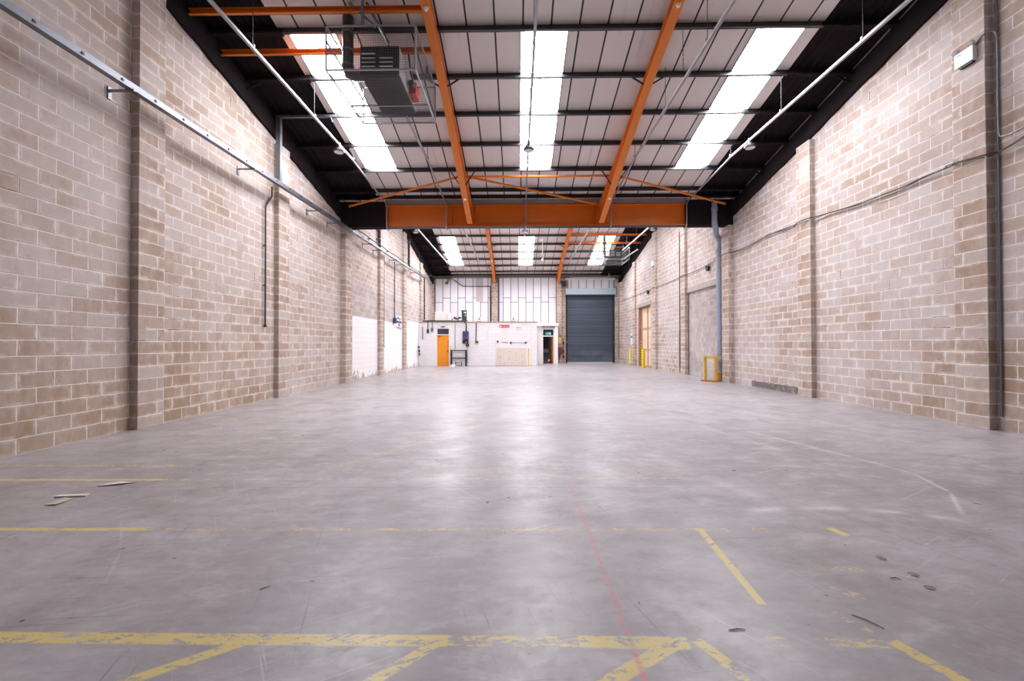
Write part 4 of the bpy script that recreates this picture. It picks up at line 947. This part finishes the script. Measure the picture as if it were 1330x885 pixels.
# roller shutter
O = (5.84, 32.3, 0)
m = MB(O); prof = []; n = 45; p = .1155
vs, fs = [], []
n = 47
for k in range(n):
    z = .16 + k * p
    for a, dy in ((0, .0), (.15, -.022), (.5, -.03), (.8, -.022), (.95, .0)): prof.append((32.35 + dy, z + a * p))
for x in (3.98, 7.70): vs += [(x, y, z) for y, z in prof]
L = len(prof); fs = [(i, i + 1, L + i + 1, L + i) for i in range(L - 1)]
m.add(vs, fs)
d3 = struct(m.build('door_3', M['shutter']))
MB(O).box(3.98, 7.70, 32.3, 32.38, 0.02, .17).build('bottom_rail', M['galv'], d3)
for x0, x1 in ((3.90, 4.02), (7.66, 7.78)): MB(O).box(x0, x1, 32.2, 32.42, 0, 5.5).build('guide', M['dark'], d3)
for x in (3.93, 7.75): MB(O).box(x - .04, x + .04, 32.15, 32.2, 1.6, 1.72).build('lock', M['galv'], d3)
MB(O).box(3.84, 7.84, 31.85, 32.3, 5.45, 5.93).build('hood', M['hood'], d3, bevel=.015)

# fittings on the office front
CASE = None
def wall_box(name, x0, x1, z0, z1, dep, mat, label, cat, y=YF, group=None):
    O = ((x0 + x1) / 2, y, z0); t = thing(name, O, label, cat, group)
    global CASE
    CASE = MB(O).box(x0, x1, y - dep, y, z0, z1).build('case', M[mat], t, bevel=.008)
    return t, O
t, O = wall_box('switch_box', -3.80, -3.40, 1.86, 2.42, .2, 'blue', 'dark blue electrical enclosure on the white office wall', 'electrical box')
MB(O).box(-3.5, -3.44, YF - .215, YF - .2, 1.9, 2.1).build('red_handle', M['red'], CASE)
MB(O).tube([(-3.95, 27.95, 3.12), (-3.75, 27.85, 3.14), (-3.58, 27.82, 2.98), (-3.56, 27.8, 2.7), (-3.57, 27.8, 2.42)], .045, 10).build('feed_conduit', M['cable'], t, smooth=True)
t, O = wall_box('cable_junction', -3.82, -3.42, 1.58, 1.82, .12, 'dark', 'black cable junction under the blue enclosure', 'junction box')
for x, z, r in ((-3.74, 1.7, .07), (-3.55, 1.62, .08), (-3.46, 1.8, .05)): MB(O).lathe([(r * .5, 0), (r, .03), (r, .07), (r * .4, .08)], (x, YF - .12, z), 12, (0, -1, 0)).build('gland', M['galv' if x == -3.55 else 'black'], CASE, smooth=True)
t, O = wall_box('socket_outlet', -3.58, -3.38, 1.36, 1.56, .11, 'black', 'black socket outlet low under the cable junction', 'socket')
MB(O).tube([(-3.5, YF - .03, 1.36), (-3.5, YF - .03, .2)], .014, 6).build('tail', M['cable'], t)
MB(O).box(-3.52, -3.44, YF - .115, YF - .11, 1.42, 1.5).build('face', M['galv'], CASE)
t, O = wall_box('mounting_board', -3.30, -2.72, 1.28, 1.84, .03, 'offwhite', 'white square board behind small isolator on office wall', 'board')
t, O = wall_box('isolator', -2.93, -2.72, 1.6, 1.73, .12, 'black', 'small black isolator on a white board with pipe above', 'isolator', YF - .03)
MB(O).box(-2.88, -2.78, YF - .155, YF - .15, 1.63, 1.7).build('face', M['galv'], CASE)
MB(O).tube([(-2.86, YF - .05, 3.0), (-2.88, YF - .05, 2.5), (-2.9, YF - .05, 1.73)], .03, 8).build('pipe', M['cable'], t, smooth=True)
t = thing('wall_pipe', (-4.35, YF - .03, 1.2), 'thin pale pipe down office wall right of orange door', 'pipe'); MB((-4.35, YF - .03, 1.2)).tube([(-4.4, YF, 3.15), (-4.35, YF - .05, 3.05), (-4.35, YF - .03, 1.15)], .02, 8).build('tube', M['galv'], t, smooth=True)
for x, z0, z1, lab in ((-6.25, 2.4, 3.2, 'short dark pipe stub left of orange door'), (-6.62, 1.85, 2.75, 'thin dark conduit near left end of office wall'), (-5.95, 2.5, 3.2, 'pale pipe stub with grey ends left of orange door')):
    t = thing('pipe_stub', (x, YF - .03, z0), lab, 'pipe'); MB((x, YF - .03, z0)).tube([(x, YF - .04, z0), (x, YF - .04, z1)], .025, 8).build('tube', M['cable' if 'pale' not in lab else 'galv'], t, smooth=True)
    if z0 > 2: MB((x, YF - .03, z0)).box(x - .07, x + .07, YF - .1, YF, z0 - .1, z0 + .16).build('fitting', M['black' if 'pale' not in lab else 'galv'], t)
# fire point sign
t, O = wall_box('fire_point_sign', -1.25, -.56, 2.66, 2.90, .02, 'red', 'red fire point sign at top of the white office wall', 'sign')
text('lettering', 'FIRE POINT', .125, (-.905, YF - .022, 2.735), (math.pi / 2, 0, 0), M['white'], t)
MB(O).box(-1.2, -1.14, YF - .023, YF - .02, 2.69, 2.8).build('white_mark', M['white'], t)
t, O = wall_box('notice', -1.13, -.64, 1.64, 2.58, .02, 'offwhite', 'tall cream notice panel under the red sign', 'panel')
for x0, x1, z0, z1 in ((-1.08, -.69, 1.62, 1.64),): MB(O).box(x0, x1, YF - .03, YF - .0, z0, z1).build('ledge', M['dark'], t)
t, O = wall_box('bulkhead_light', -.1, .27, 2.68, 2.84, .1, 'offwhite', 'white bulkhead light on office wall right of red sign', 'light')
MB(O).box(-.07, .24, YF - .115, YF - .1, 2.70, 2.80).build('diffuser', M['lens'], CASE)
for x, z, lab, c in ((-1.37, 1.69, 'single grey socket on office wall left of cream panel', 1), (-.46, 1.605, 'grey socket at left end of thin surface conduit', 0), (.58, 1.61, 'grey socket at right end of thin surface conduit', 0)):
    t, O = wall_box('wall_socket', x - .06, x + .06, z - .07, z + .07, .05, 'galv', lab, 'socket', YF, 'grey sockets on the office wall')
    MB(O).box(x - .035, x + .035, YF - .055, YF - .05, z - .035, z + .035).build('face', M['dark'], CASE)
t = thing('surface_conduit', (0, YF, 1.61), 'thin grey conduit between two sockets on office wall', 'conduit'); MB((0, YF, 1.61)).bar((-.40, YF - .012, 1.612), (.52, YF - .012, 1.612), .02, .02).build('tube', M['galv'], t)
# board
O = (-.3, YF, 0)
t = thing('strand_board', O, 'large pale strand board sheet leaning at foot of office wall', 'board')
MB(O).box(-1.45, .62, YF - .03, YF - .002, .02, 1.26).build('sheet', M['osb'], t)
MB(O).box(.63, .93, YF - .025, YF - .002, .02, 1.24).build('end_sheet', M['offwhite'], t)
MB(O).box(.72, .79, YF - .028, YF - .025, .02, 1.24).build('yellow_tape', M['yellow'], t)
MB(O).bar((-1.44, YF - .034, .9), (-1.15, YF - .034, .2), .03, .004).build('yellow_tape', M['yellow_w'], t)
for k in range(14): MB(O).lathe([(.02, 0), (.02, .004)], (-1.2 + (k % 4) * .5 + (k * .13) % .17, YF - .03, .15 + (k * .37) % 1.0), 8, (0, -1, 0)).build('fixing', M['dark'], t)
# metal rack and items
O = (-4.05, 27.5, 0)
t = thing('metal_rack', O, 'dark steel open frame rack right of the orange door', 'rack')
for x in (-4.56, -3.55):
    for y in (27.4, 27.75): MB(O).box(x - .035, x + .035, y - .035, y + .035, 0, 1.12).build('leg', M['dark'], t)
for z in (1.07, .56):
    for y in (27.4, 27.75): MB(O).box(-4.56, -3.55, y - .02, y + .02, z - .03, z + .03).build('rail', M['dark'], t)
    for x in (-4.56, -3.55): MB(O).box(x - .02, x + .02, 27.4, 27.75, z - .03, z + .03).build('side_rail', M['dark'], t)
O = (-4.0, 27.2, 0)
t = thing('wire_stand', O, 'small black stand on floor in front of metal rack', 'stand')
for x in (-4.2, -3.8): MB(O).box(x - .02, x + .02, 27.15, 27.19, 0, .36).build('upright', M['black'], t)
for z in (.27, .1): MB(O).box(-4.2, -3.8, 27.15, 27.19, z - .02, z + .02).build('crossbar', M['black'], t)
for x in (-4.2, -3.8): MB(O).box(x - .02, x + .02, 27.05, 27.3, 0, .04).build('foot', M['black'], t)
O = (-4.38, 27.15, 0); m = MB(O); n = 12
vs = [(-4.38, 27.15, .17)] + [(-4.38 + (.24 + .05 * math.sin(k * 2.1)) * math.cos(2 * math.pi * k / n), 27.15 + .13 * math.sin(2 * math.pi * k / n), 0) for k in range(n)] + [(-4.38 + (.15 + .03 * math.sin(k * 1.7)) * math.cos(2 * math.pi * k / n), 27.15 + .09 * math.sin(2 * math.pi * k / n), .11 + .025 * math.sin(k * 2.6)) for k in range(n)]
fs = [(0, 1 + n + k, 1 + n + (k + 1) % n) for k in range(n)] + [(1 + k, 1 + (k + 1) % n, 1 + n + (k + 1) % n, 1 + n + k) for k in range(n)] + [tuple(range(1, n + 1))[::-1]]
m.add(vs, fs); tag(m.build('crumpled_sack', M['paper'], smooth=True), 'pale crumpled sack on floor at foot of metal rack', 'sack')
t = thing('spray_bottle', (-4.56, 27.42, 1.12), 'yellow bottle standing on left corner of metal rack', 'bottle')
MB((-4.56, 27.42, 1.12)).lathe([(.05, 0), (.055, .02), (.055, .16), (.02, .22), (.02, .25)], (-4.56, 27.42, 1.12), 14).build('body', M['yellow'], t, smooth=True)
MB((-4.56, 27.42, 1.12)).lathe([(.022, .25), (.022, .30), (.01, .31)], (-4.56, 27.42, 1.12), 10).build('cap', M['dark'], t)
# things on the office roof
def roofbox(name, x0, x1, z1, mat, label, cat, y0=28.1, d=.4):
    O = ((x0 + x1) / 2, y0, 3.1); t = thing(name, O, label, cat); MB(O).box(x0, x1, y0, y0 + d, 3.1, z1).build('body', M[mat], t, bevel=.01); return t, O
t, O = roofbox('cabinet', -5.82, -4.97, 3.80, 'offwhite', 'large cream cabinet on top of the office roof', 'cabinet')
MB(O).box(-5.80, -4.99, 28.085, 28.1, 3.12, 3.78).build('door', M['offwhite'], t)
t, O = roofbox('side_cabinet', -4.95, -4.66, 3.70, 'white', 'narrow white cabinet right of the cream cabinet on office roof', 'cabinet')
MB(O).box(-4.93, -4.68, 28.085, 28.1, 3.12, 3.68).build('door', M['white'], t)
t, O = roofbox('control_cabinet', -3.92, -3.58, 3.86, 'teal', 'dark green machine cabinet on top of the office roof', 'cabinet')
MB(O).box(-3.98, -3.60, 28.08, 28.5, 3.86, 3.90).build('lid', M['black'], t)
MB(O).prism_y([(-3.72, 3.5), (-3.6, 3.5), (-3.66, 3.62)], 28.085, 28.1).build('yellow_label', M['yellow'], t)
MB(O).box(-3.76, -3.62, 28.085, 28.1, 3.70, 3.80).build('white_label', M['white'], t)
MB(O).box(-3.58, -3.46, 28.15, 28.4, 3.1, 3.84).build('side_cover', M['offwhite'], t)
O = (-4.25, 28.3, 3.1); t = thing('pump', O, 'small pump with pipes left of green cabinet on office roof', 'pump')
MB(O).box(-4.4, -4.05, 28.2, 28.4, 3.1, 3.2).build('base', M['white'], t)
MB(O).lathe([(.08, -.15), (.1, -.12), (.1, .1), (.06, .14)], (-4.25, 28.3, 3.34), 16, (1, 0, 0)).build('motor', M['galv'], t, smooth=True)
for x, mt in ((-4.42, 'teal'), (-4.04, 'black'), (-4.1, 'teal')): MB(O).lathe([(.04, 0), (.07, .02), (.07, .1), (.03, .12)], (x, 28.25, 3.38), 14, (0, -1, 0)).build('flange', M[mt], t, smooth=True)
MB(O).tube([(-4.62, 28.2, 3.1), (-4.62, 28.2, 3.28), (-4.52, 28.2, 3.32), (-4.4, 28.25, 3.32)], .03, 8).build('pipe', M['dark'], t, smooth=True)
for x, lab in ((-2.64, 'small white box with red mark on office roof, left one'), (-.26, 'small white box with red mark on office roof, right one')):
    t, O = roofbox('sounder_box', x - .19, x + .13, 3.40, 'offwhite', lab, 'box', 27.95, .15)
    MB(O).box(x - .07, x + .03, 27.945, 27.95, 3.22, 3.34).build('red_mark', M['red'], t)
    MB(O).box(x - .2, x + .14, 27.9, 28.1, 3.1, 3.13).build('foot', M['rust'], t)
O = (-6.6, 27.86, 3.1)
t = thing('roof_pipe', O, 'dark pipe lying along front edge of the office roof', 'pipe')
MB(O).tube([(-6.6, 27.86, 3.14), (-3.5, 27.86, 3.14)], .045, 10).build('tube', M['dark'], t, smooth=True)
# high level fittings at the rear
t = thing('eaves_cable', (-5, 31.9, 6.8), 'dark cable drooping across the left rear cladding', 'cable')
MB((-5, 31.9, 6.8)).tube([(XL + .05, 31.88, 6.78), (-5.3, 31.88, 6.78), (-5.2, 31.92, 6.74), (-4.35, 32.04, 6.17), (-2.14, 32.04, 6.15)], .03, 8).build('tube', M['cable'], t, smooth=True)
MB((-5, 31.9, 6.8)).tube([(-2.17, 32.04, 6.15), (-2.17, 32.04, 3.2)], .03, 8).build('drop', M['black'], t)
O = (-5.62, 31.9, 6.5)
t = thing('broken_lamp', O, 'brown broken lamp fitting hanging before left rear cladding', 'lamp')
MB(O).lathe([(.05, .0), (.11, .05), (.10, .25), (.03, .3)], (-5.58, 31.9, 6.5), 14, (.4, 0, .9)).build('housing', M['rust'], t, smooth=True)
MB(O).lathe([(.13, 0), (.1, .1), (.02, .14)], (-5.66, 31.9, 6.36), 14, (.3, 0, 1)).build('shade', M['black'], t, smooth=True)
MB(O).tube([(-5.5, 31.9, 6.75), (-5.48, 31.9, 6.95)], .01, 6).build('wire', M['black'], t)
t = thing('rear_conduit', (6, 31.8, 6.7), 'pale conduit looping above the shutter hood', 'conduit')
MB((6, 31.8, 6.7)).tube([(4.2, 31.7, 6.78), (7.1, 31.7, 6.78), (7.25, 31.7, 6.85), (7.25, 31.7, 7.1)], .035, 8).build('tube', M['white_tube'], t, smooth=True)
MB((6, 31.8, 6.7)).tube([(7.3, 31.9, 6.9), (7.8, 31.6, 6.9), (7.88, 31.5, 6.8), (7.9, 31.42, 5.0), (7.9, 31.42, 0.3)], .03, 8).build('drop', M['galv'], t, smooth=True)

# ------------------------------------------------------------------ litter on the floor
def flat(pts, th=.004, z=.001, name='', mat=None, label='', cat='', bend=.0, group=None):
    cx = sum(p[0] for p in pts) / len(pts); cy = sum(p[1] for p in pts) / len(pts); n = len(pts)
    m = MB((cx, cy, 0)); vs = [(x, y, z + bend * (i % 2)) for i, (x, y) in enumerate(pts)] + [(x, y, z + th + bend * (i % 2)) for i, (x, y) in enumerate(pts)]
    m.add(vs, [tuple(range(n))[::-1], tuple(range(n, 2 * n))] + [(i, (i + 1) % n, n + (i + 1) % n, n + i) for i in range(n)])
    return tag(m.build(name, mat), label, cat, group)
flat([(-4.43, 3.70), (-4.32, 3.70), (-4.33, 3.86), (-4.43, 3.87)], name='card_scrap', mat=M['card'], label='brown square card scrap lying on floor near left wall', cat='scrap', bend=.01)
flat([(-4.56, 3.89), (-4.28, 3.92), (-4.28, 3.97), (-4.56, 3.94)], th=.012, name='paper_strip', mat=M['paper'], label='pale folded paper strip behind the card scrap', cat='scrap')
flat([(-4.46, 4.20), (-4.26, 4.25), (-4.17, 4.32), (-4.32, 4.31), (-4.44, 4.27)], th=.006, name='paper_scrap', mat=M['paper'], label='crumpled pale paper scrap farthest of the floor litter', cat='scrap', bend=.012)
for a, b, lab in (((1.10, 2.12), (1.19, 2.125), 'short brown twig near the right yellow marking'), ((1.84, 2.25), (1.92, 2.14), 'longer brown twig on floor beside the right diagonal marking'), ((2.37, 2.6), (2.43, 2.59), 'tiny brown twig farthest right on the floor')):
    p = [Vector((*a, .004)), (Vector((*a, .004)) + Vector((*b, .004))) / 2 + Vector((.004, .006, .002)), Vector((*b, .004))]
    tag(MB(p[0]).tube(p, [.0022, .003, .0018], 6).build('twig', M['twig'], smooth=True), lab, 'twig', 'twigs on the floor')
def leaf(x, y, a, label):
    m = MB((x, y, 0)); n = 9; L = .06; vs = []; fs = []
    for i in range(n):
        u = i / (n - 1); wd = .011 * math.sin(math.pi * min(1, u * .95 + .03)) * (1 + .25 * (-1) ** i)
        for s in (-1, 0, 1): 
            px, py = u * L - L / 2, s * wd; vs.append((x + px * math.cos(a) - py * math.sin(a), y + px * math.sin(a) + py * math.cos(a), .003 + .004 * abs(s) + .004 * math.sin(u * 3)))
    for i in range(n - 1):
        for s in (0, 1): fs.append((i * 3 + s, i * 3 + s + 1, i * 3 + s + 4, i * 3 + s + 3))
    m.add(vs, fs); o = m.build('dead_leaf', M['leaf'], smooth=True); sm = o.modifiers.new('solid', 'SOLIDIFY'); sm.thickness = .0015
    tag(o, label, 'leaf', 'dead leaves on the floor')
leaf(2.53, 2.84, -.9, 'curled dead leaf on floor, farthest of the leaves')
leaf(2.56, 2.64, -.6, 'curled dead leaf on floor, middle one')
leaf(2.52, 2.50, -.3, 'curled dead leaf on floor, nearest the camera')

# ------------------------------------------------------------------ camera, world, colour
cam = bpy.data.cameras.new('camera'); co = bpy.data.objects.new('camera', cam); COL.objects.link(co); S.camera = co
cam.sensor_width = 36; cam.sensor_fit = 'HORIZONTAL'; cam.lens = 36 * 520 / 1330; cam.clip_start = .05; cam.clip_end = 200
yaw, pit, rol = .0136, .0095, -.0022
cy, sy = math.cos(yaw), math.sin(yaw)
fw = Vector((-sy * math.cos(pit), cy * math.cos(pit), math.sin(pit))); r = Vector((cy, sy, 0)); u = r.cross(fw)
r2 = r * math.cos(rol) + u * math.sin(rol); u2 = u * math.cos(rol) - r * math.sin(rol)
Mx = Matrix((r2, u2, -fw)).transposed().to_4x4(); Mx.translation = (0, 0, 1.5); co.matrix_world = Mx
W = bpy.data.worlds.new('overcast'); S.world = W; W.use_nodes = True
W.node_tree.nodes['Background'].inputs[0].default_value = (.85, .9, 1, 1); W.node_tree.nodes['Background'].inputs[1].default_value = 1.
S.view_settings.view_transform = 'Standard'; S.view_settings.look = 'None'; S.view_settings.gamma = 1; S.view_settings.use_curve_mapping = False
S.view_settings.exposure = 1.56
S.cycles.use_denoising = True
S.cycles.diffuse_bounces = 8; S.cycles.max_bounces = 12
